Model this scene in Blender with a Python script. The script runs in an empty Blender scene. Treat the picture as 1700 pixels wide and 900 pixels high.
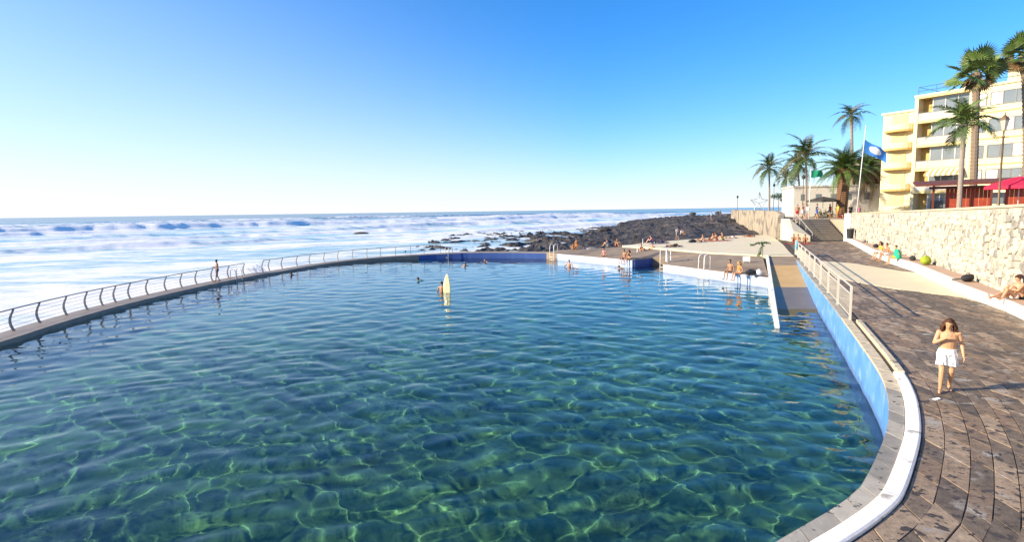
import bpy, bmesh, math, random
import numpy as np
from mathutils import Vector, Matrix, Euler
from mathutils.geometry import tessellate_polygon
R = math.radians
random.seed(7); RNG = np.random.default_rng(7)
S = bpy.context.scene
COL = S.collection

# ------------------------------------------------------------------ camera
CAM_H = 3.8; FPX = 950.0
pitch = math.atan(100 / 950.0); roll = 0.0142
Fv = Vector((0, math.cos(pitch), -math.sin(pitch))); U0 = Vector((0, math.sin(pitch), math.cos(pitch))); R0 = Vector((1, 0, 0))
Uv = math.cos(roll) * U0 + math.sin(roll) * R0
Rv = math.cos(roll) * R0 - math.sin(roll) * U0
CAM = Vector((0, 0, CAM_H))
cd = bpy.data.cameras.new('camera'); cam = bpy.data.objects.new('camera', cd); COL.objects.link(cam)
cd.sensor_width = 36; cd.lens = FPX / 1700 * 36; cd.clip_start = 0.1; cd.clip_end = 120000
M = Matrix((Rv, Uv, -Fv)).transposed().to_4x4(); M.translation = CAM
cam.matrix_world = M
S.camera = cam

# ------------------------------------------------------------------ sky, sun, exposure
SUN_EL = R(23); SUN_AZ = (-0.985, -0.17)            # direction towards the sun on the ground plane: left, a little behind
w = bpy.data.worlds.new('World'); S.world = w; w.use_nodes = True
nt = w.node_tree; nt.nodes.clear()
sky = nt.nodes.new('ShaderNodeTexSky'); sky.sky_type = 'NISHITA'; sky.sun_disc = False
sky.sun_elevation = SUN_EL; sky.sun_rotation = math.atan2(SUN_AZ[0], SUN_AZ[1])
sky.air_density = 1.0; sky.dust_density = .5; sky.ozone_density = 4.0; sky.altitude = 0
tint = nt.nodes.new('ShaderNodeMix'); tint.data_type = 'RGBA'; tint.blend_type = 'MULTIPLY'; tint.inputs[0].default_value = 1; tint.inputs[7].default_value = (.76, .95, 1.18, 1)
hs = nt.nodes.new('ShaderNodeHueSaturation'); hs.inputs['Saturation'].default_value = 1.16; hs.inputs['Value'].default_value = 1.0
# sea haze towards the horizon, thicker on the sun's side
wtc = nt.nodes.new('ShaderNodeTexCoord'); wsx = nt.nodes.new('ShaderNodeSeparateXYZ'); nt.links.new(wtc.outputs['Generated'], wsx.inputs[0])
def wm(op, a, b=None, c=None):
    n = nt.nodes.new('ShaderNodeMath'); n.operation = op
    for i, v in enumerate((a, b, c)):
        if v is None: continue
        if isinstance(v, (int, float)): n.inputs[i].default_value = v
        else: nt.links.new(v, n.inputs[i])
    return n.outputs[0]
wdot = wm('ADD', wm('MULTIPLY', wsx.outputs[0], SUN_AZ[0]), wm('MULTIPLY', wsx.outputs[1], SUN_AZ[1]))
wh = wm('MULTIPLY_ADD', wm('MAXIMUM', wm('ADD', wdot, .30), 0.0), .19, .055)
wfac = wm('MULTIPLY', wm('POWER', 2.718, wm('MULTIPLY', wm('DIVIDE', wm('MAXIMUM', wsx.outputs[2], 0.0), wh), -1.0)), .92)
hz = nt.nodes.new('ShaderNodeMix'); hz.data_type = 'RGBA'; nt.links.new(wfac, hz.inputs[0]); hz.inputs[7].default_value = (4.75, 4.85, 5.0, 1)
bg = nt.nodes.new('ShaderNodeBackground'); bg.inputs['Strength'].default_value = 0.12
wo = nt.nodes.new('ShaderNodeOutputWorld')
nt.links.new(sky.outputs[0], tint.inputs[6]); nt.links.new(tint.outputs[2], hs.inputs['Color']); nt.links.new(hs.outputs[0], hz.inputs[6]); nt.links.new(hz.outputs[2], bg.inputs[0]); nt.links.new(bg.outputs[0], wo.inputs[0])
sd = bpy.data.lights.new('sun', 'SUN'); sun = bpy.data.objects.new('sun', sd); COL.objects.link(sun)
sd.energy = 5.0; sd.angle = R(0.5); sd.color = (1.0, 0.84, 0.60)
tos = Vector((SUN_AZ[0] * math.cos(SUN_EL), SUN_AZ[1] * math.cos(SUN_EL), math.sin(SUN_EL))).normalized()
sun.rotation_euler = tos.to_track_quat('Z', 'Y').to_euler(); sun.location = (0, 0, 60)
S.view_settings.view_transform = 'Standard'; S.view_settings.look = 'None'
S.view_settings.exposure = 0.9; S.view_settings.gamma = 1
S.render.engine = 'CYCLES'
S.cycles.max_bounces = 8; S.cycles.transmission_bounces = 6; S.cycles.transparent_max_bounces = 8
S.cycles.caustics_refractive = True; S.cycles.caustics_reflective = False
S.cycles.sample_clamp_indirect = 6.0
sd.cycles.is_caustics_light = True

# ------------------------------------------------------------------ helpers
def ray(x, y): return Fv + (x - 850) / FPX * Rv - (y - 450) / FPX * Uv
def at(x, y, z=0.0):                      # pixel of the photograph -> point on the level z
    d = ray(x, y); return CAM + d * ((z - CAM_H) / d.z)
def atY(x, y, Y):                         # pixel -> point at the distance Y
    d = ray(x, y); return CAM + d * (Y / d.y)
def topx(v):
    v = Vector(v) - CAM; q = v.dot(Fv)
    return (850 + FPX * v.dot(Rv) / q, 450 - FPX * v.dot(Uv) / q) if q > 0.1 else (-9999, -9999)

def _h(ix, iy, s):
    n = (ix.astype(np.int64) * 374761393 + iy.astype(np.int64) * 668265263 + s * 974711) & 0x7fffffff
    n = ((n ^ (n >> 13)) * 1274126177) & 0x7fffffff
    return ((n ^ (n >> 16)) & 0xffff) / 65535.0
def vnoise(x, y, s=0):
    x = np.asarray(x, float); y = np.asarray(y, float)
    ix = np.floor(x); iy = np.floor(y); fx = x - ix; fy = y - iy
    fx = fx * fx * (3 - 2 * fx); fy = fy * fy * (3 - 2 * fy)
    return (_h(ix, iy, s) * (1 - fx) + _h(ix + 1, iy, s) * fx) * (1 - fy) + (_h(ix, iy + 1, s) * (1 - fx) + _h(ix + 1, iy + 1, s) * fx) * fy
def fbm(x, y, o=4, s=0):
    t = 0; a = .5; n = 0
    for k in range(o):
        t = t + a * vnoise(x * 2 ** k, y * 2 ** k, s + k * 17); n += a; a *= .5
    return t / n

class MB:
    def __init__(s): s.v = []; s.f = []; s.t = []; s.tone = 0.5
    def add(s, vs, fs):
        o = len(s.v); s.v += [tuple(v) for v in vs]; s.f += [tuple(i + o for i in f) for f in fs]; s.t += [s.tone] * len(fs); return s
    def box(s, c, d, rz=0, bev=0):
        x, y, z = d[0] / 2, d[1] / 2, d[2] / 2
        m = Matrix.Rotation(rz, 3, 'Z'); c = Vector(c)
        vs = [c + m @ Vector((a * x, b * y, e * z)) for e in (-1, 1) for a, b in ((-1, -1), (1, -1), (1, 1), (-1, 1))]
        return s.add(vs, [(0, 3, 2, 1), (4, 5, 6, 7), (0, 1, 5, 4), (1, 2, 6, 5), (2, 3, 7, 6), (3, 0, 4, 7)])
    def prism(s, poly, z0, z1):           # poly counter-clockwise from above; z values may be lists
        n = len(poly)
        a = z0 if hasattr(z0, '__len__') else [z0] * n; b = z1 if hasattr(z1, '__len__') else [z1] * n
        vs = [(p[0], p[1], a[i]) for i, p in enumerate(poly)] + [(p[0], p[1], b[i]) for i, p in enumerate(poly)]
        tr = [tuple(t) for t in tessellate_polygon([[Vector((p[0], p[1], 0)) for p in poly]])]
        fs = []
        for t in tr:
            q = [Vector(poly[i][:2]) for i in t]
            ccw = (q[1] - q[0]).cross(q[2] - q[0]) > 0 if True else 0
            t2 = t if ccw else t[::-1]
            fs.append(tuple(i + n for i in t2)); fs.append(tuple(t2[::-1]))
        ar = sum(poly[i][0] * poly[(i + 1) % n][1] - poly[(i + 1) % n][0] * poly[i][1] for i in range(n))
        for i in range(n):
            j = (i + 1) % n
            fs.append((i, j, j + n, i + n) if ar > 0 else (j, i, i + n, j + n))
        return s.add(vs, fs)
    def tube(s, pts, r, n=6, caps=True, flat=None):
        pts = [Vector(p) for p in pts]; m = len(pts)
        rr = r if hasattr(r, '__len__') else [r] * m
        vs = []; up = Vector((0, 0, 1)); prev = None
        for i, p in enumerate(pts):
            d = (pts[min(i + 1, m - 1)] - pts[max(i - 1, 0)]).normalized()
            a = d.cross(up if abs(d.z) < .95 else Vector((1, 0, 0))) if prev is None else prev - d * prev.dot(d)
            a.normalize(); b = d.cross(a).normalized(); prev = a
            k = flat or 1.0
            for j in range(n):
                t = 2 * math.pi * j / n
                vs.append(p + rr[i] * (math.cos(t) * a + math.sin(t) * b * k))
        fs = [(i * n + j, i * n + (j + 1) % n, (i + 1) * n + (j + 1) % n, (i + 1) * n + j) for i in range(m - 1) for j in range(n)]
        if caps: fs += [tuple(range(n))[::-1], tuple(range((m - 1) * n, m * n))]
        return s.add(vs, fs)
    def lathe(s, prof, c=(0, 0, 0), n=12):
        vs = []; c = Vector(c)
        for r, z in prof:
            for j in range(n):
                t = 2 * math.pi * j / n; vs.append(c + Vector((r * math.cos(t), r * math.sin(t), z)))
        m = len(prof)
        fs = [(i * n + j, i * n + (j + 1) % n, (i + 1) * n + (j + 1) % n, (i + 1) * n + j) for i in range(m - 1) for j in range(n)]
        fs += [tuple(range(n))[::-1], tuple(range((m - 1) * n, m * n))]
        return s.add(vs, fs)
    def ell(s, c, r, n=12, m=8, rot=None):
        vs = []; c = Vector(c); rot = rot or Matrix.Identity(3)
        for i in range(m + 1):
            ph = math.pi * i / m - math.pi / 2
            rad = max(math.cos(ph), 1e-3)
            for j in range(n):
                t = 2 * math.pi * j / n
                vs.append(c + rot @ Vector((r[0] * rad * math.cos(t), r[1] * rad * math.sin(t), r[2] * math.sin(ph))))
        fs = [(i * n + j, i * n + (j + 1) % n, (i + 1) * n + (j + 1) % n, (i + 1) * n + j) for i in range(m) for j in range(n)]
        fs += [tuple(range(n))[::-1], tuple(range(m * n, (m + 1) * n))]
        return s.add(vs, fs)
    def mesh(s, name, m, smooth=False, tone=False):
        me = bpy.data.meshes.new(name); me.from_pydata(s.v, [], s.f)
        if m: me.materials.append(m)
        if smooth: me.polygons.foreach_set('use_smooth', [True] * len(me.polygons))
        if tone:
            a = me.attributes.new('tone', 'FLOAT', 'FACE'); a.data.foreach_set('value', s.t)
        me.update(); return me
    def obj(s, name, m, parent=None, smooth=False, tone=False, loc=None, **tags):
        return link(name, s.mesh(name, m, smooth, tone), parent, loc, **tags)

def link(name, me, parent=None, loc=None, rz=0, **tags):
    o = bpy.data.objects.new(name, me); COL.objects.link(o)
    if parent is not None: o.parent = parent
    if loc is not None: o.location = loc
    if rz: o.rotation_euler.z = rz
    return tag(o, **tags)
def tag(o, label=None, cat=None, group=None, kind=None):
    if label: o['label'] = label
    if cat: o['category'] = cat
    if group: o['group'] = group
    if kind: o['kind'] = kind
    return o
def empty(name, loc=(0, 0, 0), rz=0, **tags):
    o = bpy.data.objects.new(name, None); COL.objects.link(o); o.location = loc; o.rotation_euler.z = rz
    o.empty_display_size = .2
    return tag(o, **tags)
def big_mesh(name, V, Fq, m, smooth=True):
    me = bpy.data.meshes.new(name); V = np.asarray(V, np.float32); Fq = np.asarray(Fq, np.int32)
    me.vertices.add(len(V)); me.vertices.foreach_set('co', V.ravel())
    k = Fq.shape[1]
    me.loops.add(Fq.size); me.loops.foreach_set('vertex_index', Fq.ravel())
    me.polygons.add(len(Fq)); me.polygons.foreach_set('loop_start', np.arange(0, Fq.size, k, dtype=np.int32))
    me.polygons.foreach_set('loop_total', np.full(len(Fq), k, np.int32))
    me.update(calc_edges=True); me.validate()
    me.polygons.foreach_set('use_smooth', np.full(len(me.polygons), smooth))
    me.materials.append(m); return me
def polar_grid(r0, r1, kr, a0, a1, ka):
    nr = int(math.log(r1 / r0) / kr) + 1; na = int((a1 - a0) / ka) + 1
    r = r0 * np.exp(np.linspace(0, math.log(r1 / r0), nr)); a = np.linspace(a0, a1, na)
    rr, aa = np.meshgrid(r, a, indexing='ij')
    X = (rr * np.sin(aa)).ravel(); Y = (rr * np.cos(aa)).ravel()
    i, j = np.meshgrid(np.arange(nr - 1), np.arange(na - 1), indexing='ij'); b = (i * na + j).ravel()
    F = np.stack([b, b + 1, b + na + 1, b + na], 1)
    return X, Y, F
def inside(X, Y, poly):
    c = np.zeros(X.shape, bool); n = len(poly)
    for i in range(n):
        x1, y1 = poly[i][:2]; x2, y2 = poly[(i + 1) % n][:2]
        if y1 == y2: continue
        c ^= ((y1 > Y) != (y2 > Y)) & (X < (x2 - x1) * (Y - y1) / (y2 - y1) + x1)
    return c
def offset(poly, d):                      # offset an open polyline to its right-hand side
    out = []; n = len(poly)
    for i in range(n):
        p = Vector(poly[i][:2]); a = Vector(poly[max(i - 1, 0)][:2]); b = Vector(poly[min(i + 1, n - 1)][:2])
        d1 = (p - a).normalized() if i > 0 else (b - p).normalized(); d2 = (b - p).normalized() if i < n - 1 else d1
        t = (d1 + d2).normalized(); nn = Vector((t.y, -t.x)); k = 1 / max(.4, nn.dot(Vector((d1.y, -d1.x))))
        out.append(p + nn * d * k)
    return out
def walk(poly):
    L = [0.]
    for a, b in zip(poly, poly[1:]): L.append(L[-1] + (Vector(b[:2]) - Vector(a[:2])).length)
    return L
def along(poly, L, s):
    s = min(max(s, 0), L[-1] - 1e-6)
    for i in range(len(L) - 1):
        if L[i + 1] >= s:
            t = (s - L[i]) / max(1e-9, L[i + 1] - L[i]); return Vector(poly[i][:2]).lerp(Vector(poly[i + 1][:2]), t)
def smooth_poly(p, n=3):
    for _ in range(n):
        q = [p[0]]
        for a, b in zip(p, p[1:]):
            a = Vector(a); b = Vector(b); q += [a.lerp(b, .25), a.lerp(b, .75)]
        q.append(p[-1]); p = q
    return p

# ------------------------------------------------------------------ materials
def nodes(name):
    m = bpy.data.materials.new(name); m.use_nodes = True; t = m.node_tree
    b = t.nodes['Principled BSDF']; return m, t, b
def N(t, kind, **kw):
    n = t.nodes.new(kind)
    for k, v in kw.items(): setattr(n, k, v)
    return n
def setin(n, **kw):
    for k, v in kw.items(): n.inputs[k.replace('_', ' ')].default_value = v
def pm(name, c1, c2=None, scale=4.0, rough=.7, bump=0.0, bscale=30, metallic=0, tone=None, detail=5, spec=.4, trans=0, stains=None, tide=None, coord='Object'):
    """principled surface: two colours mixed by noise, optional per-piece tone, fine bump, stains with a shape of their own"""
    m, t, b = nodes(name); L = t.links.new
    setin(b, Roughness=rough, Metallic=metallic); b.inputs['Specular IOR Level'].default_value = spec
    c2 = c2 or tuple(x * .75 for x in c1)
    tc = N(t, 'ShaderNodeTexCoord'); geo = N(t, 'ShaderNodeNewGeometry')
    src = geo.outputs['Position'] if coord == 'World' else tc.outputs['Object']
    nz = N(t, 'ShaderNodeTexNoise'); setin(nz, Scale=scale, Detail=detail, Roughness=.6); L(src, nz.inputs['Vector'])
    cr = N(t, 'ShaderNodeValToRGB'); cr.color_ramp.elements[0].position = .32; cr.color_ramp.elements[1].position = .68
    cr.color_ramp.elements[0].color = (*c1, 1); cr.color_ramp.elements[1].color = (*c2, 1)
    L(nz.outputs['Fac'], cr.inputs[0]); col = cr.outputs[0]
    if tone:                              # list of (pos, colour) multiplied in per piece
        at_ = N(t, 'ShaderNodeAttribute', attribute_name='tone'); r2 = N(t, 'ShaderNodeValToRGB')
        e = r2.color_ramp.elements
        while len(e) < len(tone): e.new(.5)
        for q, (p, c) in zip(e, tone): q.position = p; q.color = (*c, 1)
        mx = N(t, 'ShaderNodeMix', data_type='RGBA', blend_type='MULTIPLY'); mx.inputs[0].default_value = 1
        L(at_.outputs['Fac'], r2.inputs[0]); L(col, mx.inputs[6]); L(r2.outputs[0], mx.inputs[7]); col = mx.outputs[2]
    for stains in ([stains] if isinstance(stains, tuple) else stains or []):   # (scale, low, high, colour)
        n2 = N(t, 'ShaderNodeTexNoise'); setin(n2, Scale=stains[0], Detail=4, Roughness=.55); L(src, n2.inputs['Vector'])
        r3 = N(t, 'ShaderNodeMapRange'); setin(r3, From_Min=stains[1], From_Max=stains[2]); L(n2.outputs['Fac'], r3.inputs[0])
        mx = N(t, 'ShaderNodeMix', data_type='RGBA'); L(r3.outputs[0], mx.inputs[0]); L(col, mx.inputs[6]); mx.inputs[7].default_value = (*stains[3], 1); col = mx.outputs[2]
    if tide:                              # weed and scum along the waterline
        sx3 = N(t, 'ShaderNodeSeparateXYZ'); L(geo.outputs['Position'], sx3.inputs[0]); n4 = N(t, 'ShaderNodeTexNoise'); setin(n4, Scale=2.2, Detail=5); L(geo.outputs['Position'], n4.inputs['Vector'])
        ad4 = N(t, 'ShaderNodeMath', operation='MULTIPLY_ADD'); L(n4.outputs['Fac'], ad4.inputs[0]); ad4.inputs[1].default_value = .5; L(sx3.outputs[2], ad4.inputs[2])
        r4 = N(t, 'ShaderNodeMapRange'); setin(r4, From_Min=-.86, From_Max=-.74, To_Min=.75, To_Max=0); L(ad4.outputs[0], r4.inputs[0])
        mx = N(t, 'ShaderNodeMix', data_type='RGBA'); L(r4.outputs[0], mx.inputs[0]); L(col, mx.inputs[6]); mx.inputs[7].default_value = (*tide, 1); col = mx.outputs[2]
    L(col, b.inputs['Base Color'])
    if bump:
        n3 = N(t, 'ShaderNodeTexNoise'); setin(n3, Scale=bscale, Detail=6, Roughness=.65); L(src, n3.inputs['Vector'])
        bp = N(t, 'ShaderNodeBump'); setin(bp, Strength=min(1, bump), Distance=.02 if bump <= 1 else .02 * bump); L(n3.outputs['Fac'], bp.inputs['Height']); L(bp.outputs[0], b.inputs['Normal'])
    return m
WATER_Z = -1.2; FLOOR_Z = -2.9; SEA_Z = -2.1
MT = {}
MT['slab'] = pm('slab_stone', (.155, .122, .09), (.29, .232, .17), 7.5, .62, .5, 26, tone=[(0, (.48, .46, .44)), (.35, (.8, .75, .69)), (.6, (1, .84, .70)), (1, (1.75, 1.68, 1.55))], stains=[(2.0, .58, .70, (.36, .33, .285)), (4.6, .575, .615, (.06, .048, .038)), (9.0, .63, .66, (.035, .028, .024)), (31.0, .63, .70, (.07, .06, .05))], coord='World')
MT['joint'] = pm('joint_mortar', (.05, .04, .03), (.09, .07, .05), 6, .9, coord='World')
MT['deck'] = pm('bathing_concrete', (.24, .18, .12), (.33, .25, .17), .9, .8, .3, 12, stains=(.35, .55, .7, (.15, .11, .08)), coord='World')
MT['terrace'] = pm('cream_paint', (.74, .64, .43), (.68, .58, .38), .6, .7, .15, 8, stains=(.7, .63, .8, (.6, .52, .4)), coord='World')
MT['coping'] = pm('coping_stone', (.46, .43, .37), (.36, .33, .28), 5, .7, .4, 25, tone=[(0, (.6, .6, .6)), (1, (1.15, 1.12, 1.05))], stains=(7, .62, .67, (.06, .06, .055)), coord='World')
MT['white'] = pm('white_lime_paint', (.90, .88, .83), (.80, .77, .70), 3, .6, .3, 14, stains=(3.2, .60, .68, (.42, .38, .30)), coord='World')
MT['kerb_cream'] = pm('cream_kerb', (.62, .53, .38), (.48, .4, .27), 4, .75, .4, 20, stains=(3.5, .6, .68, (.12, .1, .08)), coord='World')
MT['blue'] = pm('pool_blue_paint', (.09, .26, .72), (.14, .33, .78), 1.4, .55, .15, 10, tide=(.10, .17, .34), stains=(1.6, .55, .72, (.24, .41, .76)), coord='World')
MT['navy'] = pm('pool_navy_paint', (.03, .085, .30), (.045, .11, .34), 1.2, .6, .2, 10, coord='World')  # darker blue than the other pool walls; at the jetty end it paints in shade
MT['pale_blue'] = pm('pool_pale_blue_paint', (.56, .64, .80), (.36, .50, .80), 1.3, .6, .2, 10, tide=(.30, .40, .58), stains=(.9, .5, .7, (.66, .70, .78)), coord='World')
MT['rampc'] = pm('ramp_concrete', (.58, .38, .16), (.48, .31, .13), .9, .85, .3, 14, coord='World')
MT['ramp_wet'] = pm('ramp_wet_concrete', (.15, .12, .085), (.20, .155, .11), 1.2, .4, .3, 14, coord='World')
MT['algae'] = pm('green_brown_algae', (.20, .13, .02), (.08, .07, .015), 6, .5, .8, 18, coord='World')
MT['seaw'] = pm('wet_wall_concrete', (.36, .29, .22), (.27, .22, .17), 1.5, .55, .3, 10, coord='World')

# pool floor: rock and sand patches below the water
m, t, b = nodes('pool_floor_rock'); L = t.links.new
geo = N(t, 'ShaderNodeNewGeometry'); n1 = N(t, 'ShaderNodeTexNoise'); setin(n1, Scale=.35, Detail=6, Roughness=.62); L(geo.outputs['Position'], n1.inputs['Vector'])
cr = N(t, 'ShaderNodeValToRGB'); e = cr.color_ramp.elements
e[0].position = .3; e[0].color = (.02, .078, .055, 1); e[1].position = .72; e[1].color = (.10, .27, .12, 1); e.new(.5).color = (.05, .17, .09, 1)
L(n1.outputs['Fac'], cr.inputs[0])
# far water's scattered blue put into the floor colour, ragged border to bare rock
sy_ = N(t, 'ShaderNodeSeparateXYZ'); L(geo.outputs['Position'], sy_.inputs[0]); ma = N(t, 'ShaderNodeMath', operation='MULTIPLY_ADD'); L(n1.outputs['Fac'], ma.inputs[0]); ma.inputs[1].default_value = 12; L(sy_.outputs[1], ma.inputs[2])
mr_ = N(t, 'ShaderNodeMapRange'); setin(mr_, From_Min=28, From_Max=54); L(ma.outputs[0], mr_.inputs[0])
mx = N(t, 'ShaderNodeMix', data_type='RGBA'); L(mr_.outputs[0], mx.inputs[0]); L(cr.outputs[0], mx.inputs[6]); mx.inputs[7].default_value = (.02, .21, .38, 1)
L(mx.outputs[2], b.inputs['Base Color']); setin(b, Roughness=.9); MT['floor'] = m

# clear water: refracting, real waves carry the shape
m, t, b = nodes('pool_water_clear'); L = t.links.new
setin(b, Base_Color=(.93, 1.0, .90, 1), Roughness=0.0, IOR=1.333); b.inputs['Transmission Weight'].default_value = 1.0
MT['water'] = m

# ------------------------------------------------------------------ outlines (x, y on the ground; pixels turned into points on their level)
inner_px = [(1294, 900), (1374, 856), (1427, 819), (1442, 796), (1461, 756), (1476, 717), (1479, 685), (1477.6, 654), (1464, 617), (1423, 560), (1380, 502), (1350, 465), (1322, 430)]
near_ext = [Vector((-20.5, 13)), Vector((-18.5, 7.5)), Vector((-14, 3.6)), Vector((-8, 2.2)), Vector((-2.5, 3.0)), Vector((.8, 4.6))]
EDGE = near_ext + [at(*q).to_2d() for q in inner_px]             # promenade edge of the pool, near left round to the far right
EDGE = smooth_poly(EDGE, 2)
WALK = [at(x, y, WATER_Z).to_2d() for x, y in [(0, 578), (100, 543), (200, 513), (330, 481), (450, 456), (540, 441), (620, 433), (740, 429), (840, 428.5), (925, 430)]]   # waterline along the sea side
WALK = [Vector((-20.0, 13.0)), Vector((-19.6, 17))] + WALK
WALK = smooth_poly(WALK, 2)
WALK[-1] = at(925, 421, -.55).to_2d()
JET = [at(925, 421, -.55).to_2d(), at(1050, 432, -.55).to_2d(), at(1083, 428, -.55).to_2d(), at(1083, 428, -.55).to_2d() + Vector((.9, -.5)), at(1101.7, 438.6, -.55).to_2d(), at(1160, 446, -.55).to_2d(), at(1265, 461, -.55).to_2d() + Vector((.42, 0))]
RAMP_L = [Vector((11.95, 23.6)), Vector((12.3, 26.6)), Vector((20.05, 44.7))]      # ramp's left edge, near to far
RAMP_R = [Vector((12.85, 22.9)), Vector((14.25, 26.45)), Vector((21.8, 44.2))]
TERR = [at(*q).to_2d() for q in [(1033, 407.6), (1106, 413), (1176, 419), (1261, 423.5), (1318, 425), (1310, 418), (1300, 406), (1286, 395), (1273, 390), (1224, 391), (1176, 395), (1102, 400.6)]]
LEDGE = [Vector((8.0, .0))] + [at(*q).to_2d() for q in [(1700, 532), (1666, 515), (1636, 505), (1576, 478), (1520, 452), (1480, 438), (1448, 424), (1405, 400)]]
WALL = [Vector((9.3, -1.0)), Vector((18.3, 20.2)), Vector((21.9, 27.7)), Vector((26.6, 38.4)), Vector((37.0, 62.4))]

# pool outline for the water: walk (sea side) -> jetty -> ramp -> promenade edge
POOL = [tuple(p) for p in WALK] + [tuple(p) for p in JET[1:]] + [tuple(RAMP_L[2]), tuple(RAMP_R[2])] + [tuple(p) for p in EDGE[::-1]]

# ------------------------------------------------------------------ pool: floor, walls, water
fl = MB(); fl.add([(-30, -4, FLOOR_Z), (34, -4, FLOOR_Z), (34, 70, FLOOR_Z), (-30, 70, FLOOR_Z)], [(0, 1, 2, 3)])
o = fl.obj('pool_floor', MT['floor'], kind='structure'); o.cycles.is_caustics_receiver = True

def wall_strip(name, poly, ztop, zbot, m, thick, label, cat, side=1):
    """a vertical wall with real thickness; poly runs with the pool on its left when side = 1"""
    out = offset(poly, thick * side); n = len(poly)
    zt = ztop if hasattr(ztop, '__len__') else [ztop] * n
    mb = MB(); vs = []
    for i in range(n):
        a, b_ = poly[i], out[i]
        vs += [(a[0], a[1], zbot), (a[0], a[1], zt[i]), (b_[0], b_[1], zt[i]), (b_[0], b_[1], zbot)]
    fs = []
    for i in range(n - 1):
        for k in range(3):
            q = (i * 4 + k, i * 4 + k + 1, i * 4 + 5 + k, i * 4 + 4 + k); fs.append(q if side == 1 else q[::-1])
    fs += [(0, 1, 2, 3), tuple((n - 1) * 4 + k for k in (3, 2, 1, 0))]
    mb.add(vs, fs); return mb.obj(name, m, label=label, cat=cat)
wall_strip('pool_wall', EDGE, -.075, FLOOR_Z - .1, MT['blue'], .3, 'light blue painted pool wall below the promenade edge', 'pool wall')
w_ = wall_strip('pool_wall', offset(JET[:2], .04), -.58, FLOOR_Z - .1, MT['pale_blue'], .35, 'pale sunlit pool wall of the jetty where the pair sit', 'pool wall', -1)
wall_strip('pool_wall', offset(JET[1:3], .04), -.58, FLOOR_Z - .1, MT['navy'], .35, 'short dark blue wall at the end of the jetty', 'pool wall', -1)  # turned from the sun: its shade is put into the dark blue
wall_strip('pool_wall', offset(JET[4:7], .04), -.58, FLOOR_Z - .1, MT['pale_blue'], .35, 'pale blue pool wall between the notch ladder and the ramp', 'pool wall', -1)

X, Y, Fq = polar_grid(4.2, 78, .005, R(-66), R(62), .0052)
POLYX = [tuple(p) for p in offset(WALK, -.5)] + [tuple(p + Vector((.5, .4))) for p in JET[1:]] + [tuple(RAMP_L[2]), tuple(RAMP_R[2] + Vector((.2, 0)))] + [tuple(p) for p in offset(EDGE, .15)[::-1]]
kk = inside(X[Fq].mean(1), Y[Fq].mean(1), POLYX); Fq = Fq[kk]
Z = np.zeros_like(X); rg = np.random.default_rng(11)
r_ = np.hypot(X, Y)
wx = 1.3 * (fbm(X * .25, Y * .25, 3, 5) - .5); wy = 1.3 * (fbm(X * .25 + 40, Y * .25, 3, 6) - .5)
for k in range(95):
    lam = .6 * (2.0 / .6) ** rg.random() if k < 40 else .2 * (.6 / .2) ** rg.random(); th = R(-100) + rg.normal() * R(46 if lam > .6 else 60)
    kx, ky = 2 * math.pi / lam * math.cos(th), 2 * math.pi / lam * math.sin(th)
    amp = (.0018 if k < 40 else .0021 * np.clip((r_ - 6) / 16, .30, 1.0)) * lam ** .85 * (.5 + rg.random())
    fade = np.clip((lam / (.005 * np.maximum(r_, 1)) - 3.0) / 3.0, 0, 1)
    Z += amp * fade * np.sin(kx * (X + wx) + ky * (Y + wy) + rg.random() * 6.28)
me = big_mesh('pool_water', np.stack([X, Y, Z + WATER_Z], 1), Fq, MT['water'])
bm = bmesh.new(); bm.from_mesh(me); bmesh.ops.delete(bm, geom=[v for v in bm.verts if not v.link_faces], context='VERTS'); bm.to_mesh(me); bm.free()
o = link('pool_water', me, kind='structure'); o.cycles.is_caustics_caster = True
# ------------------------------------------------------------------ sea: swell, breakers and foam as real relief
m, t, b = nodes('sea_water'); L = t.links.new
geo = N(t, 'ShaderNodeNewGeometry'); fa = N(t, 'ShaderNodeAttribute', attribute_name='foam')
mp = N(t, 'ShaderNodeMapping'); mp.inputs['Rotation'].default_value = (0, 0, R(-40)); mp.inputs['Scale'].default_value = (.10, .35, 1)
L(geo.outputs['Position'], mp.inputs['Vector'])
n1 = N(t, 'ShaderNodeTexNoise'); setin(n1, Scale=1.0, Detail=9, Roughness=.7); L(mp.outputs[0], n1.inputs['Vector'])
ad = N(t, 'ShaderNodeMath', operation='ADD'); L(fa.outputs['Fac'], ad.inputs[0]); L(n1.outputs['Fac'], ad.inputs[1])
mr = N(t, 'ShaderNodeMapRange'); setin(mr, From_Min=.88, From_Max=1.12); L(ad.outputs[0], mr.inputs[0])
foam = N(t, 'ShaderNodeBsdfPrincipled'); setin(foam, Base_Color=(.84, .83, .81, 1), Roughness=.85)
wat = b; setin(wat, Roughness=.18, IOR=1.33)
dist = N(t, 'ShaderNodeAttribute', attribute_name='deep')
cm = N(t, 'ShaderNodeMix', data_type='RGBA'); L(dist.outputs['Fac'], cm.inputs[0]); cm.inputs[6].default_value = (.20, .42, .48, 1); cm.inputs[7].default_value = (.012, .06, .13, 1)
L(cm.outputs[2], wat.inputs['Base Color'])
n2 = N(t, 'ShaderNodeTexNoise'); setin(n2, Scale=.9, Detail=8, Roughness=.65); L(geo.outputs['Position'], n2.inputs['Vector'])
bp = N(t, 'ShaderNodeBump'); setin(bp, Strength=.5, Distance=.16); L(n2.outputs['Fac'], bp.inputs['Height']); L(bp.outputs[0], wat.inputs['Normal']); L(bp.outputs[0], foam.inputs['Normal'])
ms = N(t, 'ShaderNodeMixShader'); L(mr.outputs[0], ms.inputs[0]); L(wat.outputs[0], ms.inputs[1]); L(foam.outputs[0], ms.inputs[2])
L(ms.outputs[0], t.nodes['Material Output'].inputs['Surface']); MT['sea'] = m

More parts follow.
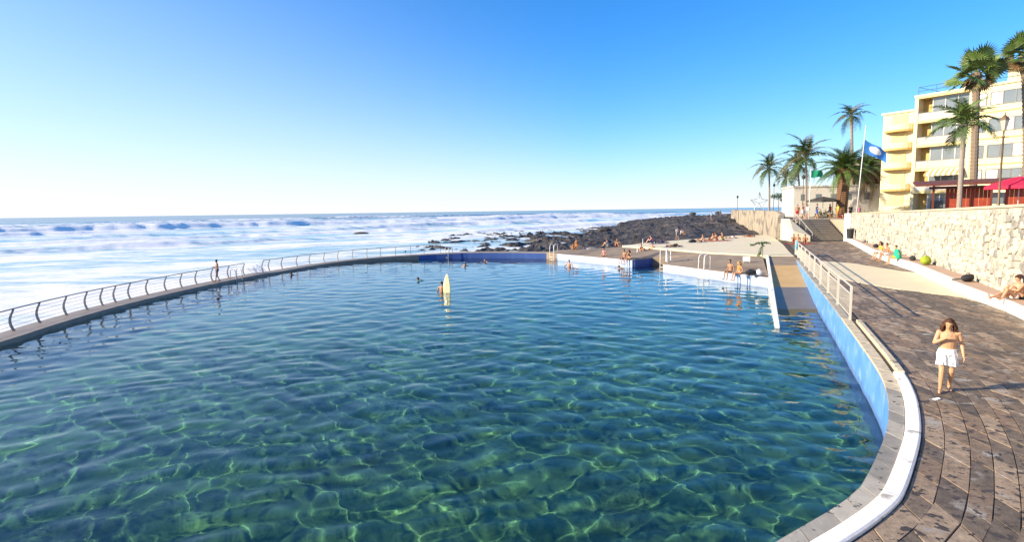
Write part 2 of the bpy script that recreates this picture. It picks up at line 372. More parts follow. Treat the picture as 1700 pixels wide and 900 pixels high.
X, Y, Fq = polar_grid(20, 9000, .006, R(-75), R(40), .0042)
PN = Vector((.65, -.76)).normalized(); PT = Vector((-PN.y, PN.x))
u = PN.x * X + PN.y * Y; v = PT.x * X + PT.y * Y
u = u + 7 * (fbm(v / 45, u / 200, 3, 3) - .5) * 2
Z = .35 * (fbm(X / 14, Y / 14, 4, 21) - .5) + .22 * (fbm(X / 3.5, Y / 3.5, 3, 22) - .5)
foam = .37 * np.ones_like(X)
crests = [(-104, .55, 9), (-128, 1.35, 16), (-160, .7, 12), (-196, 1.7, 22), (-240, 1.0, 18), (-288, 2.0, 26), (-345, 1.5, 24), (-412, 2.4, 32), (-500, 2.4, 36), (-610, 2.6, 40), (-745, 2.2, 44)]
for k, (u0, h, back) in enumerate(crests):
    al = np.clip(1.5 * (fbm(v / (back * 3.6) + 9 * k, u * 0 + k, 3, 40 + k) - .18), 0, 1)
    al *= .85 + .3 * fbm(v / 4.0, u / 6.0, 3, 70 + k)
    d = u - u0 + 2.2 * (fbm(v / 5, u / 20, 3, 90 + k) - .5)
    prof = np.where(d > 0, np.clip(1 - d / (1.2 + 1.4 * h), 0, 1) ** 1.2, np.exp(d / back))
    Z += 1.35 * h * al * prof
    foam += al * np.where(d > 0, .42 * np.clip(1 - d / (4 + 3 * h), 0, 1), .5 * np.exp(d / (back * 1.1)))
foam += .17 * np.clip((u + 130) / 60, 0, 1)                         # white water driven over the shallows
foam += .22 * (fbm(v / 22, u / 7, 4, 33) - .5) * 2
far = np.clip((np.hypot(X, Y) - 620) / 500, 0, 1)
foam = foam * (1 - far) - .2 * far
Z = Z * (1 - far) + far * .8 * (fbm(v / 60, u / 25, 3, 55) - .5)
POOLSEA = [tuple(p) for p in offset(WALK, -.6)] + [(12, 62), (37, 79), (60, 140), (70, 0), (0, -40), (-20, 0)]
Z[inside(X, Y, POOLSEA)] = -1.5
Z -= .8 * np.clip((60 - u * -1) / 60, 0, 1)
me = big_mesh('sea', np.stack([X, Y, Z + SEA_Z], 1), Fq, MT['sea'])
for nm, arr in (('foam', foam), ('deep', np.clip((np.hypot(X, Y) - 250) / 700, 0, 1))):
    a = me.attributes.new(nm, 'FLOAT', 'POINT'); a.data.foreach_set('value', arr.astype(np.float32))
link('sea', me, kind='structure')
fs = MB(); fs.add([(8990 * math.sin(a), 8990 * math.cos(a), SEA_Z - .3) for a in np.linspace(R(-75), R(60), 28)] + [(90000 * math.sin(a), 90000 * math.cos(a), SEA_Z - 1) for a in np.linspace(R(-75), R(60), 28)],
       [(i, i + 1, i + 29, i + 28) for i in range(27)])
fo = fs.obj('sea', MT['sea'], kind='structure')
a = fo.data.attributes.new('deep', 'FLOAT', 'POINT'); a.data.foreach_set('value', [1.0] * 56)

# ------------------------------------------------------------------ lava shore
MT['lava'] = pm('lava_rock', (.022, .021, .022), (.075, .065, .058), .5, .75, 1.5, 3.0, detail=8, stains=(.13, .55, .7, (.11, .092, .077)), coord='World')
sx = np.linspace(-16, 75, 330); sy = 56 + 190 * (np.linspace(0, 1, 300) ** 1.5)
gx, gy = np.meshgrid(sx, sy, indexing='ij')
base = -2.9 + 2.3 * np.clip((gx - (-9 + (gy - 60) * .13)) / 36, 0, 1) + 2.6 * np.clip((gx - (12 + (gy - 60) * .16)) / 34, 0, 1)
base -= 1.2 * np.clip((gy - 150) / 90, 0, 1)
rg_ = 1 - np.abs(2 * fbm(gx / 9, gy / 13, 5, 101) - 1); rg2 = 1 - np.abs(2 * fbm(gx / 3, gy / 4, 4, 131) - 1)
yed = np.interp(gx, [4, 11.65, 17.8, 25.15, 30.9, 35.2, 50], [57, 60.2, 67, 73.1, 78.4, 79, 95]); amp = np.clip((gy - yed) / 20, .3, 1)
base = np.minimum(base, -.55 + .05 * np.maximum(gy - yed, 0))
lft = np.clip((16 - gx) / 10, 0, 1)
H_ = base - .60 + .42 * lft + (.72 + .28 * lft) * amp * (2.3 * (rg_ - .62) + 1.5 * (rg2 - .66) + .8 * (fbm(gx / 1.1, gy / 1.4, 3, 151) - .5))
edge = [(a_, 0) for a_ in (0,)]
DECKZONE = [(-16, 40), tuple(WALK[-1]), tuple(TERR[0]), tuple(TERR[11]), tuple(TERR[10]), tuple(TERR[9]), tuple(TERR[8]), (38, 60), (30, 40)]
near = inside(gx, gy - 2.0, DECKZONE)
H_ = np.where(near, np.minimum(H_, np.where(gx > 14, -.25, -.85) - .25 * rg2), H_)
H_ = np.where(inside(gx, gy + .3, DECKZONE), -1.6, H_)
ny = len(sy)
i, j = np.meshgrid(np.arange(len(sx) - 1), np.arange(ny - 1), indexing='ij'); bb = (i * ny + j).ravel()
link('lava_shore', big_mesh('lava_shore', np.stack([gx.ravel(), gy.ravel(), H_.ravel()], 1), np.stack([bb, bb + ny, bb + ny + 1, bb + 1], 1), MT['lava'], False), kind='structure')
def shore_z(x, y):
    ii = int(np.clip(np.searchsorted(sx, x), 0, len(sx) - 1)); jj = int(np.clip(np.searchsorted(sy, y), 0, ny - 1)); return float(H_[ii, jj])
def rock(r, seed, m=None):
    mb = MB(); mb.ell((0, 0, 0), r, 14, 9)
    V = np.array(mb.v); n_ = V / np.linalg.norm(V, axis=1)[:, None]
    d = .65 + .7 * fbm(n_[:, 0] * 1.6 + seed, n_[:, 1] * 1.6 + n_[:, 2] * 1.3 + 5, 4, seed)
    mb.v = [tuple(q) for q in V * d[:, None]]; return mb
o = rock((2.4, 1.3, .62), 5).obj('lava_rock', MT['lava'], loc=at(600, 389.5, SEA_Z) + Vector((0, 0, .15)), label='lone dark rock sticking out of the white surf', cat='rock')
for k in range(3): o.data.polygons.foreach_set('use_smooth', [False] * len(o.data.polygons))
# boulders lying on the shore between surf and terrace
bp_ = [(905, 392, 1.1), (955, 384, 1.4), (1003, 380, 1.2), (1035, 371, 1.6), (1068, 376, 1.5), (1108, 367, 1.5), (1150, 362, 1.4), (1192, 360, 1.3), (870, 402, .9), (830, 404, .8)]
lb = ['dark boulder lying at the surf edge left of the shore', 'dark boulder with white water behind it', 'jagged dark boulder low on the shore', 'big black boulder breaking the surf line', 'black boulder in the middle of the lava shore',
      'dark boulder on the shore crest', 'black boulder right of the shore crest', 'dark boulder near the far sea wall', 'small wet boulder beyond the pool corner', 'small low rock where the surf meets the pool wall']
for k, ((x, y, s), l_) in enumerate(zip(bp_, lb)):
    p = at(x, y, -1.0); z = shore_z(p.x, p.y)
    rock((s * 1.3, s, s * .6), 20 + k).obj('lava_rock', MT['lava'], loc=(p.x, p.y, z + .1), label=l_, cat='rock', group='boulders on the lava shore')

# ------------------------------------------------------------------ ground, promenade, decks
g = MB(); g.add([(-40, -40, -3.2), (120, -40, -3.2), (120, 260, -3.2), (30, 260, -3.2), (30, 60, -3.2), (-40, 4, -3.2)], [(0, 1, 2, 3, 4, 5)])
g.obj('ground', MT['joint'], kind='structure')
prom = [tuple(p) for p in offset(EDGE, .24)]
PR = prom + [tuple(TERR[4]), tuple(TERR[5]), tuple(TERR[6]), tuple(TERR[7]), (34, 72), (40, 66), (40, 60)] + [tuple(p) for p in WALL[::-1]] + [(9, -12), (-24, -12), (-24, 12)]
p_ = MB(); p_.prism(PR[::-1], -.6, -.013); promenade = p_.obj('promenade', MT['joint'], kind='structure')
p_ = MB(); p_.prism([tuple(q) for q in TERR], -.9, .0); p_.obj('sun_terrace', MT['terrace'], kind='structure')
# seaward kerb of the terrace
BD = [(JET[0], -.55), (JET[1], -.55), (JET[2], -.55), (JET[3], -.55), (JET[4], -.55), (JET[5], -.55), (JET[6], -.55), (RAMP_L[2] + Vector((-.35, .1)), -.06), (TERR[3], -.10), (TERR[2], -.12), (TERR[1], -.14), (TERR[0], -.16), (at(925, 415.5, -.5).to_2d(), -.5), (WALK[-1] + Vector((-1, 1.6)), -.55)]
pl = [tuple(q) for q, z in BD]; zz = [z for q, z in BD]
p_ = MB(); p_.prism(pl, FLOOR_Z - .05, zz); p_.obj('bathing_deck', MT['deck'], kind='structure')
# ramp, from the terrace into the water
def ramp_z(f): return .0 - .02 - 1.18 * f
rr_ = []
def rp(f): return RAMP_L[2].lerp(RAMP_L[1], f), RAMP_R[2].lerp(RAMP_R[1], f)
for name, f0, f1, mm in (('ramp', 0, .24, 'deck'), ('ramp', .24, .66, 'rampc'), ('ramp', .66, .95, 'ramp_wet'), ('ramp', .95, 1.18, 'algae')):
    a0, b0 = rp(f0); a1, b1 = rp(f1) if f1 <= 1 else (RAMP_L[2] + (RAMP_L[1] - RAMP_L[2]) * f1, RAMP_R[2] + (RAMP_R[1] - RAMP_R[2]) * f1)
    p_ = MB(); z0, z1 = ramp_z(f0), ramp_z(f1)
    p_.prism([tuple(a1), tuple(b1 + Vector((.4, 0))), tuple(b0 + Vector((.4, 0))), tuple(a0)], FLOOR_Z, [z1, z1, z0, z0]); p_.obj(name, MT[mm], kind='structure')
# low wall on the ramp's left side
c0, c1 = Vector((19.95, 44.75)), Vector((10.9, 23.4)); dn = Vector((-.92, .39))
p_ = MB(); p_.prism([tuple(c1), tuple(c1 - dn * .17), tuple(c0 - dn * .17), tuple(c0)][::1], FLOOR_Z, [-1.09, -1.09, .08, .08]); 
p_.obj('ramp_wall', MT['white'], label='low white wall along the left side of the ramp, running into the water', cat='low wall')

# paving slabs in courses that follow the pool edge
OUT0 = offset(EDGE, .47)
PATCH = [at(*q).to_2d() for q in [(1357, 433), (1388, 462), (1440, 472), (1487, 480), (1560, 489), (1600, 494), (1634, 504), (1576, 478.6), (1520, 453), (1500, 451), (1412, 437)]]
slabs = []
lw = Vector(LEDGE[0])
LG = [(q.x, q.y) for q in LEDGE]
zone = [tuple(q) for q in EDGE] + [tuple(TERR[5]), tuple(TERR[6]), (31.5, 64)] + LG[::-1] + [(7, -8), (-24, -8)]
d = .0; k = 0
while d < 15:
    wdt = random.choice([.23, .26, .3, .32]); a_ = offset(OUT0, d); b_ = offset(OUT0, d + wdt - .010)
    # extend the course beyond the far end of the pool
    for q in (a_, b_): q.append(q[-1] + (q[-1] - q[-2]).normalized() * 24)
    La, Lb = walk(a_), walk(b_); s = random.random() * .5; 
    while s < La[-1] - .3:
        ln = random.uniform(.5, 1.05) * (1 if d < 8 else 1.3)
        f0, f1 = s / La[-1], min(1, (s + ln - .016) / La[-1])
        q = [along(a_, La, f0 * La[-1]), along(b_, Lb, f0 * Lb[-1]), along(b_, Lb, f1 * Lb[-1]), along(a_, La, f1 * La[-1])]
        c = (q[0] + q[2]) / 2
        slabs.append((q, c)); s += ln
    d += wdt
cx = np.array([c.x for q, c in slabs]); cy = np.array([c.y for q, c in slabs])
ok = inside(cx, cy, zone) & ~inside(cx, cy, [tuple(p) for p in PATCH]); slabs = [s_ for s_, o_ in zip(slabs, ok) if o_]
slabs.sort(key=lambda s_: s_[1].length + (1000 if not (-30 < topx((s_[1].x, s_[1].y, 0))[0] < 1730 and topx((s_[1].x, s_[1].y, 0))[1] < 940) else 0))
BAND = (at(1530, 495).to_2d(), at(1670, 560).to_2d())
def slab_into(mb, q, c):
    z = random.uniform(-.004, .004); tl = [random.uniform(-.002, .002) for _ in q]; i_ = .012
    top = [c + (p - c) * (1 - i_ / max(.1, (p - c).length)) for p in q]
    wear = vnoise(c.x * .35, c.y * .35, 8)
    mb.tone = min(1, max(0, .4 * float(wear) + random.random() * .85 - .12))
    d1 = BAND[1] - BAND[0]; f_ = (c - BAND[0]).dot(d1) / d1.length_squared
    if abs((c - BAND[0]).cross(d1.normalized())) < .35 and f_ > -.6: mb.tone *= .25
    vs = [(p.x, p.y, -.03) for p in q] + [(p.x, p.y, z + t_ - .006) for p, t_ in zip(q, tl)] + [(p.x, p.y, z + t_) for p, t_ in zip(top, tl)]
    mb.add(vs, [(0, 1, 5, 4), (1, 2, 6, 5), (2, 3, 7, 6), (3, 0, 4, 7), (4, 5, 9, 8), (5, 6, 10, 9), (6, 7, 11, 10), (7, 4, 8, 11), (8, 9, 10, 11)])
rest = MB()
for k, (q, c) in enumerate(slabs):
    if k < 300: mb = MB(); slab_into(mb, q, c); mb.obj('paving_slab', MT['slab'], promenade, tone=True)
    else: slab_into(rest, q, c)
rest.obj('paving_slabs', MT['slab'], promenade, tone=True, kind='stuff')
p_ = MB(); p_.prism([tuple(q) for q in PATCH], -.02, .012); p_.obj('painted_patch', MT['terrace'], kind='structure')

# coping: a row of stone slabs along the pool, a white kerb outside it, further on a cream rounded kerb
cop = empty('pool_coping', at(1480, 700), label='row of worn grey coping slabs along the near pool edge', cat='coping')
La = walk(EDGE); s = 0
ci = offset(EDGE, -.03); co = offset(EDGE, .215); Lci, Lco = walk(ci), walk(co)
while s < La[-1] - .3:
    ln = random.uniform(.42, .72); f0, f1 = s / La[-1], min(1, (s + ln - .015) / La[-1]); mb = MB(); mb.tone = random.random()
    q = [along(ci, Lci, f0 * Lci[-1]), along(co, Lco, f0 * Lco[-1]), along(co, Lco, f1 * Lco[-1]), along(ci, Lci, f1 * Lci[-1])]
    c = sum(q, Vector((0, 0))) / 4; z = random.uniform(.0, .006)
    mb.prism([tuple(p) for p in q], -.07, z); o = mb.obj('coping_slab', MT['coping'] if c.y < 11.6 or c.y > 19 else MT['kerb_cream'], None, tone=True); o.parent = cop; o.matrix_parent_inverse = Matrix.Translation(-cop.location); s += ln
def kerb(name, poly, r, z, m, label, cat, sc=1.0):
    n = len(poly); pa = offset(poly, -r); pb = offset(poly, r); mb = MB(); vs = []
    prof = [(-1, -.07), (-1, z * .7), (-.75, z), (.75, z), (1, z * .7), (1, -.07)]
    for i in range(n):
        for f_, zz_ in prof: q = poly[i] + (pb[i] - poly[i]) * f_; vs.append((q.x, q.y, zz_))
    k = len(prof)
    fs = [(i * k + j, i * k + j + 1, i * k + k + j + 1, i * k + k + j) for i in range(n - 1) for j in range(k - 1)]
    fs += [tuple(range(k)), tuple(range((n - 1) * k, n * k))[::-1]]
    mb.add(vs, fs); return mb.obj(name, m, label=label, cat=cat)
cut = [i for i, q in enumerate(EDGE) if q.y < 13.2 and q.x < 9]
ie = cut[-1]
kerb('pool_kerb', offset(EDGE, .335)[:ie + 1], .112, .05, MT['white'], 'bright white raised kerb curving round the near pool edge', 'kerb')
ib = max(i for i, q in enumerate(EDGE) if q.y < 19.3)
kerb('pool_kerb', [p for p in offset(EDGE, .375)[ie:ib + 1]], .075, .09, MT['kerb_cream'], 'worn cream rounded kerb between the white kerb and the railing', 'kerb')

# ------------------------------------------------------------------ sea-side walkway round the pool
wz = [(-1.0 if q.y < 48 else -1.0 + .42 * min(1, (q.x + 18) / 14)) for q in WALK]
wi = offset(WALK, 0); wo_ = offset(WALK, -1.15)
mb = MB(); vs = []
for i, q in enumerate(WALK):
    a_, b_ = wi[i], wo_[i]
    vs += [(a_.x, a_.y, FLOOR_Z), (a_.x, a_.y, wz[i] - .02), (a_.x, a_.y, wz[i]), (b_.x, b_.y, wz[i] + .03), (b_.x, b_.y, -4)]
n = len(WALK); fs = []
for i in range(n - 1):
    for k in range(4): fs.append((i * 5 + k, i * 5 + 5 + k, i * 5 + 6 + k, i * 5 + 1 + k))
mb.add(vs, fs); sw = mb.obj('sea_wall', MT['seaw'], label='low wet concrete walkway wall between the pool and the sea', cat='sea wall')
iw = min(i for i, q in enumerate(WALK) if q.x > -11)
wall_strip('pool_wall', [q for q in WALK[iw:]], [z - .06 for z in wz[iw:]], FLOOR_Z - .1, MT['navy'], .04, 'dark blue pool wall below the far walkway', 'pool wall', 1)  # set darker than the near pool walls
# ------------------------------------------------------------------ retaining wall of irregular stones behind the promenade
MT['mortar'] = pm('pale_mortar', (.56, .49, .36), (.48, .42, .31), 3, .9, .5, 12, coord='World')
MT['stone'] = pm('wall_stone', (.62, .57, .47), (.50, .46, .39), 2.5, .85, .7, 9, tone=[(0, (.42, .43, .47)), (.25, (.74, .74, .74)), (.55, (1, .97, .9)), (1, (1.12, 1.08, 1.0))], coord='World')
WL = walk(WALL)
def wall_top(s): return 3.75 - .80 * min(1, max(0, (s - 20) / 46))
mb = MB(); vs = []
wb = offset(WALL, .5)
for i, q in enumerate(WALL):
    zt = wall_top(WL[i]); vs += [(q.x, q.y, -.1), (q.x, q.y, zt), (wb[i].x, wb[i].y, zt), (wb[i].x, wb[i].y, -.1)]
n = len(WALL)
mb.add(vs, [(i * 4 + k, i * 4 + k + 1, i * 4 + 5 + k, i * 4 + 4 + k) for i in range(n - 1) for k in range(3)] + [(0, 3, 2, 1), tuple((n - 1) * 4 + k for k in range(4))])
rw = mb.obj('retaining_wall', MT['mortar'], label='long pale retaining wall of irregular stones right of the promenade', cat='stone wall')
# Voronoi stones on the wall face, in (s, z)
def cell(p, nb, box):
    poly = [Vector(q) for q in box]
    for q in nb:
        mid = (p + q) / 2; nn = q - p; out = []
        for i in range(len(poly)):
            a, b = poly[i], poly[(i + 1) % len(poly)]; da, db = (a - mid).dot(nn), (b - mid).dot(nn)
            if da <= 0: out.append(a)
            if da * db < 0: out.append(a.lerp(b, da / (da - db)))
        poly = out
        if len(poly) < 3: return None
    return poly
cw, ch = .33, .28; s0 = 8.0
cols = int((WL[-1] - s0) / cw); rows = 14; pts = {}
for i in range(-1, cols + 1):
    for j in range(-1, rows + 1): pts[i, j] = Vector((s0 + (i + .5 + random.uniform(-.42, .42)) * cw, (j + .5 + random.uniform(-.4, .4)) * ch))
stones = []
for i in range(cols):
    for j in range(rows):
        p = pts[i, j]; nb = [pts[a, b] for a in range(i - 1, i + 2) for b in range(j - 1, j + 2) if (a, b) != (i, j) and (a, b) in pts]
        zt = wall_top(p.x) - .02
        if p.y > zt - .08: continue
        c = cell(p, nb, [(p.x - 1, .0), (p.x + 1, .0), (p.x + 1, zt), (p.x - 1, zt)])
        if not c: continue
        g_ = sum(c, Vector((0, 0))) / len(c); c = [g_ + (q - g_) * (1 - .022 / max(.05, (q - g_).length)) for q in c]
        stones.append((g_, c))
def onwall(s, z, out):
    p = along(WALL, WL, s); q = along(WALL, WL, min(s + .1, WL[-1])); p0 = along(WALL, WL, max(0, s - .1)); tdir = (q - p0).normalized(); nn = Vector((-tdir.y, tdir.x))
    return (p.x + nn.x * out, p.y + nn.y * out, z)
def stone_into(mb, g_, c):
    n = len(c); pr = random.uniform(.03, .10); mb.tone = random.random()
    v0 = [onwall(q.x, q.y, -.01) for q in c]; v1 = [onwall(q.x, q.y, pr * .6) for q in c]
    v2 = [onwall(*(g_ + (q - g_) * .82), pr) for q in c]
    fs = [(i, (i + 1) % n, n + (i + 1) % n, n + i)[::-1] for i in range(n)] + [(n + i, n + (i + 1) % n, 2 * n + (i + 1) % n, 2 * n + i)[::-1] for i in range(n)] + [tuple(range(2 * n, 3 * n))[::-1]]
    mb.add(v0 + v1 + v2, fs)
def vis(s_):
    x, y = topx(onwall(s_[0].x, s_[0].y, 0)); return (0 if -20 < x < 1720 else 1000) + s_[0].x
stones.sort(key=vis)
rest = MB()
for k, (g_, c) in enumerate(stones):
    if k < 300: mb = MB(); stone_into(mb, g_, c); mb.obj('stone', MT['stone'], rw, tone=True)
    else: stone_into(rest, g_, c)
rest.obj('stones', MT['stone'], rw, tone=True, kind='stuff')
# coping course on top of the wall
mb = MB(); vs = []; wa = offset(WALL, -.06); wc = offset(WALL, .56)
for i in range(n):
    zt = wall_top(WL[i]) + .004; vs += [(wa[i].x, wa[i].y, zt), (wa[i].x, wa[i].y, zt + .10), (wc[i].x, wc[i].y, zt + .10), (wc[i].x, wc[i].y, zt)]
mb.add(vs, [(i * 4 + k, i * 4 + (k + 1) % 4, i * 4 + 4 + (k + 1) % 4, i * 4 + 4 + k) for i in range(n - 1) for k in range(4)] + [(3, 2, 1, 0), tuple((n - 1) * 4 + k for k in range(4))])
mb.obj('wall_cap', MT['mortar'], rw)
# white pier at the far end of the wall, by the steps
pe = WALL[-1]; mb = MB(); mb.box((pe.x - .1, pe.y + .2, 1.45), (.7, .7, 3.1), R(24)); mb.obj('pier', MT['white'], rw)

# ledge along the foot of the wall: white front, reddish top
MT['terra'] = pm('terracotta_top', (.52, .36, .26), (.42, .29, .21), 3, .8, .3, 20, coord='World')
def ledge(pa, pb_, h, label):
    t0 = empty('ledge', (pa[0].x, pa[0].y, 0), label=label, cat='ledge')
    inv = Matrix.Translation(-Vector(t0.location))
    po = [tuple(p) for p in pa] + [tuple(p) for p in pb_[::-1]]
    a = MB(); a.prism(po, -.02, h); o1 = a.obj('body', MT['white'])
    pin = [tuple(p) for p in offset(pa, .10)] + [tuple(p) for p in pb_[::-1]]
    a = MB(); a.prism(pin, h - .02, h + .006); o2 = a.obj('top', MT['terra'])
    for o in (o1, o2): o.parent = t0; o.matrix_parent_inverse = inv
i1 = 4
ledge([LEDGE[0], LEDGE[1], LEDGE[2], LEDGE[3], Vector((19.75, 25.6))], [p for p in (Vector((9.15, -1)), Vector((18.15, 20.2)), Vector((20.75, 25.6)))], .40, 'white fronted ledge with reddish top where the two sunbathers rest')
ledge([Vector((19.9, 25.7)), LEDGE[5], LEDGE[6], LEDGE[7], LEDGE[8]], [Vector((20.9, 25.9)), Vector((21.75, 27.7)), Vector((26.45, 38.4)), Vector((36.85, 62.4))], .47, 'long white fronted ledge at the wall, from the black bag to the steps')

# ------------------------------------------------------------------ steps up to the upper promenade
MT['steps'] = pm('step_stone', (.20, .175, .145), (.27, .24, .20), 2, .8, .4, 14, coord='World')
MT['cream_wall'] = pm('cream_render', (.78, .69, .50), (.66, .58, .42), 1.2, .85, .3, 9, stains=(.8, .58, .75, (.5, .41, .28)), coord='World')
A, B = at(1350, 400.3).to_2d(), at(1404, 399.4).to_2d(); sdir = (B - A).normalized(); up_ = Vector((-sdir.y, sdir.x)); NST = 12; TOP = 2.3
MT['tread'] = pm('tread_stone', (.42, .36, .28), (.34, .29, .22), 3, .8, coord='World')
st = empty('steps', (A.x, A.y, 0), label='broad flight of dark stone steps at the end of the promenade', cat='steps'); inv = Matrix.Translation(-Vector(st.location))
for k in range(NST):
    z = TOP * (k + 1) / NST; a = A + up_ * k * .33; b_ = B + up_ * k * .33; e_ = up_ * (.33 + (.0 if k < NST - 1 else 2.5))
    mb = MB(); mb.prism([tuple(a), tuple(b_), tuple(b_ + e_), tuple(a + e_)], 0, z - .045); o = mb.obj('step', MT['steps']); o.parent = st; o.matrix_parent_inverse = inv
    mb = MB(); f_ = -up_ * .025; mb.prism([tuple(a + f_), tuple(b_ + f_), tuple(b_ + e_), tuple(a + e_)], z - .044, z); o2 = mb.obj('tread', MT['tread'], o)
    o2.matrix_parent_inverse = (o.matrix_parent_inverse @ Matrix.Identity(4)).inverted() if 0 else Matrix.Identity(4)
# sloping cream cheek wall left of the steps
q0, q1, q2 = at(1316, 401).to_2d(), at(1345, 401).to_2d(), A + up_ * 4
mb = MB(); mb.prism([tuple(q0), tuple(q1), tuple(q1 + up_ * 3.9 + Vector((-.3, 0))), tuple(q0 + up_ * 3.9 + Vector((.6, 0)))], 0, [1.2, .6, 2.45, 2.45]); mb.obj('cheek_wall', MT['cream_wall'], label='sunlit cream wall block left of the steps', cat='wall')
mb = MB()
for f_ in (0., 1.):
    for side in (0,):
        pass
hr = [(A + up_ * (.33 * k)) for k in range(NST + 1)]
mb.tube([(p.x - .12, p.y, TOP * k / NST + .9) for k, p in enumerate(hr)], .03)
for k in (0, 4, 8, 12): mb.tube([(hr[k].x - .12, hr[k].y, TOP * k / NST), (hr[k].x - .12, hr[k].y, TOP * k / NST + .9)], .03)
MT['steel'] = pm('pale_steel', (.62, .60, .56), (.5, .48, .45), 6, .4, metallic=.3)
mb.obj('stair_handrail', MT['steel'], label='thin metal handrail along the left of the steps', cat='handrail')

# ------------------------------------------------------------------ far sea wall and upper promenade
SWL = [q0 + up_ * 3.8 + Vector((.3, .2)), Vector((34.6, 74)), Vector((36.6, 80)), Vector((43, 103)), Vector((50.5, 132)), Vector((66, 170))]
SWZ = [2.5, 2.95, 3.25, 3.3, 3.25, 3.2]
MT['rubble'] = pm('rubble_wall', (.30, .25, .19), (.44, .37, .27), .9, .9, 1.2, 5, detail=8, stains=(.5, .5, .62, (.17, .15, .125)), coord='World')
wall_strip('far_sea_wall', SWL, SWZ, -3, MT['rubble'], .6, 'rough brown sea wall carrying the far promenade above the rocks', 'sea wall', 1)
o = bpy.data.objects['far_sea_wall']
MT['ochre'] = MT['cream_wall']
UP = [tuple(p) for p in offset(SWL, .55)] + [(150, 170), (150, -10), (15, -10)] + [tuple(p) for p in offset(WALL, .45)] + [tuple(B + up_ * 4 + sdir * .6), tuple(B + up_ * 3.9), tuple(A + up_ * 3.9)]
def upz(x, y): return 2.28 if y > 58 else 2.28 + (58 - y) * .03
mb = MB(); mb.prism(UP[::-1], -2.5, [upz(*p) for p in UP[::-1]]); mb.obj('upper_promenade', pm('promenade_paving', (.42, .34, .25), (.36, .29, .21), .8, .85, coord='World'), kind='structure')

# ------------------------------------------------------------------ railing on the sea-side walkway: curved flat posts, handrail and wires
MT['greysteel'] = pm('weathered_grey_steel', (.19, .175, .165), (.27, .25, .23), 8, .5, metallic=.3)
FL = offset(WALK, -.82); LFL = walk(FL)
def fence_at(px):                         # where the fence line passes the photo column px
    best = None
    for k in range(400):
        s = LFL[-1] * k / 399; p = along(FL, LFL, s); x, y = topx((p.x, p.y, -.95))
        if best is None or abs(x - px) < best[0]: best = (abs(x - px), s)
    return best[1]
def fz(p): return -.97 if p.y < 48 else -.97 + .42 * min(1, max(0, (p.x + 18) / 14))
def railing(cols, label):
    ss = [fence_at(c) for c in cols]; p0 = along(FL, LFL, ss[0]); t0 = empty('railing', (p0.x, p0.y, fz(p0)), label=label, cat='railing'); inv = Matrix.Translation(-Vector(t0.location))
    def kid(o): o.parent = t0; o.matrix_parent_inverse = inv
    for s in ss:
        p = along(FL, LFL, s); q = along(FL, LFL, min(s + .2, LFL[-1])); q0_ = along(FL, LFL, max(0, s - .2)); td = (q - q0_).normalized(); nn = Vector((-td.y, td.x))  # nn: seaward
        z0 = fz(p); mb = MB(); vs = []
        for k in range(8):
            f = k / 7; bow = .13 * math.sin(math.pi * min(1, f * 1.05)) - .05 * f * f; wv = .055 * (1 - .35 * f); c = p + nn * bow
            for a_, b_ in ((-1, -1), (1, -1), (1, 1), (-1, 1)):
                e_ = c + nn * wv * b_ + td * .018 * a_; vs.append((e_.x, e_.y, z0 + .92 * f))
        mb.add(vs, [(k * 4 + j, k * 4 + (j + 1) % 4, k * 4 + 4 + (j + 1) % 4, k * 4 + 4 + j) for k in range(7) for j in range(4)] + [(3, 2, 1, 0), (28, 29, 30, 31)])
        kid(mb.obj('post', MT['greysteel']))
    def line(h, r, bow):
        pts = []
        n_ = max(2, int((ss[-1] - ss[0]) / .7))
        for k in range(n_ + 1):
            s = ss[0] + (ss[-1] - ss[0]) * k / n_; p = along(FL, LFL, s); q = along(FL, LFL, min(s + .2, LFL[-1])); q0_ = along(FL, LFL, max(0, s - .2)); td = (q - q0_).normalized(); nn = Vector((-td.y, td.x))
            c = p + nn * bow; pts.append((c.x, c.y, fz(p) + h))
        mb = MB(); mb.tube(pts, r, 6); return mb
    kid(line(.94, .028, -.02).obj('handrail', MT['greysteel'], smooth=True))
    for h, bw in ((.2, .07), (.38, .11), (.56, .12), (.74, .08)): kid(line(h, .008, bw).obj('wire', MT['greysteel'], smooth=True))
railing([-60, -25, 22, 68, 111, 147, 172, 193, 217, 246, 276, 302, 328, 354, 380, 406], 'grey curved-post railing on the walkway, left stretch up to the gap')
railing([437, 448, 470, 493, 516, 538, 561, 585, 609, 632, 656, 681, 705, 731], 'grey curved-post railing on the far walkway, right of the gap')

# sea water spilling over the walkway in the gap of the railing
MT['spill'] = pm('white_spill_water', (.85, .88, .9), (.7, .76, .8), 6, .5)
ga, gb = fence_at(410), fence_at(434); mb = MB()
for k in range(46):
    s = ga + (gb - ga) * random.random(); p = along(FL, LFL, s); q = along(FL, LFL, s + .2); td = (q - p).normalized(); nn = Vector((-td.y, td.x)); hh = random.uniform(.35, .95); r_0 = random.uniform(-.5, .9)
    pts = []
    for j in range(6):
        f = j / 5; c = p + nn * (.7 - 1.0 * f) + td * r_0 * f * .4; pts.append((c.x, c.y, -.95 + hh * 4 * f * (1 - f) * (.6 + .4 * (1 - f))))
    mb.tube(pts, [.004, .012, .015, .013, .01, .004], 4)
mb.obj('splash_water', MT['spill'], smooth=True, kind='stuff', label='white spray splashing over the walkway in the railing gap')

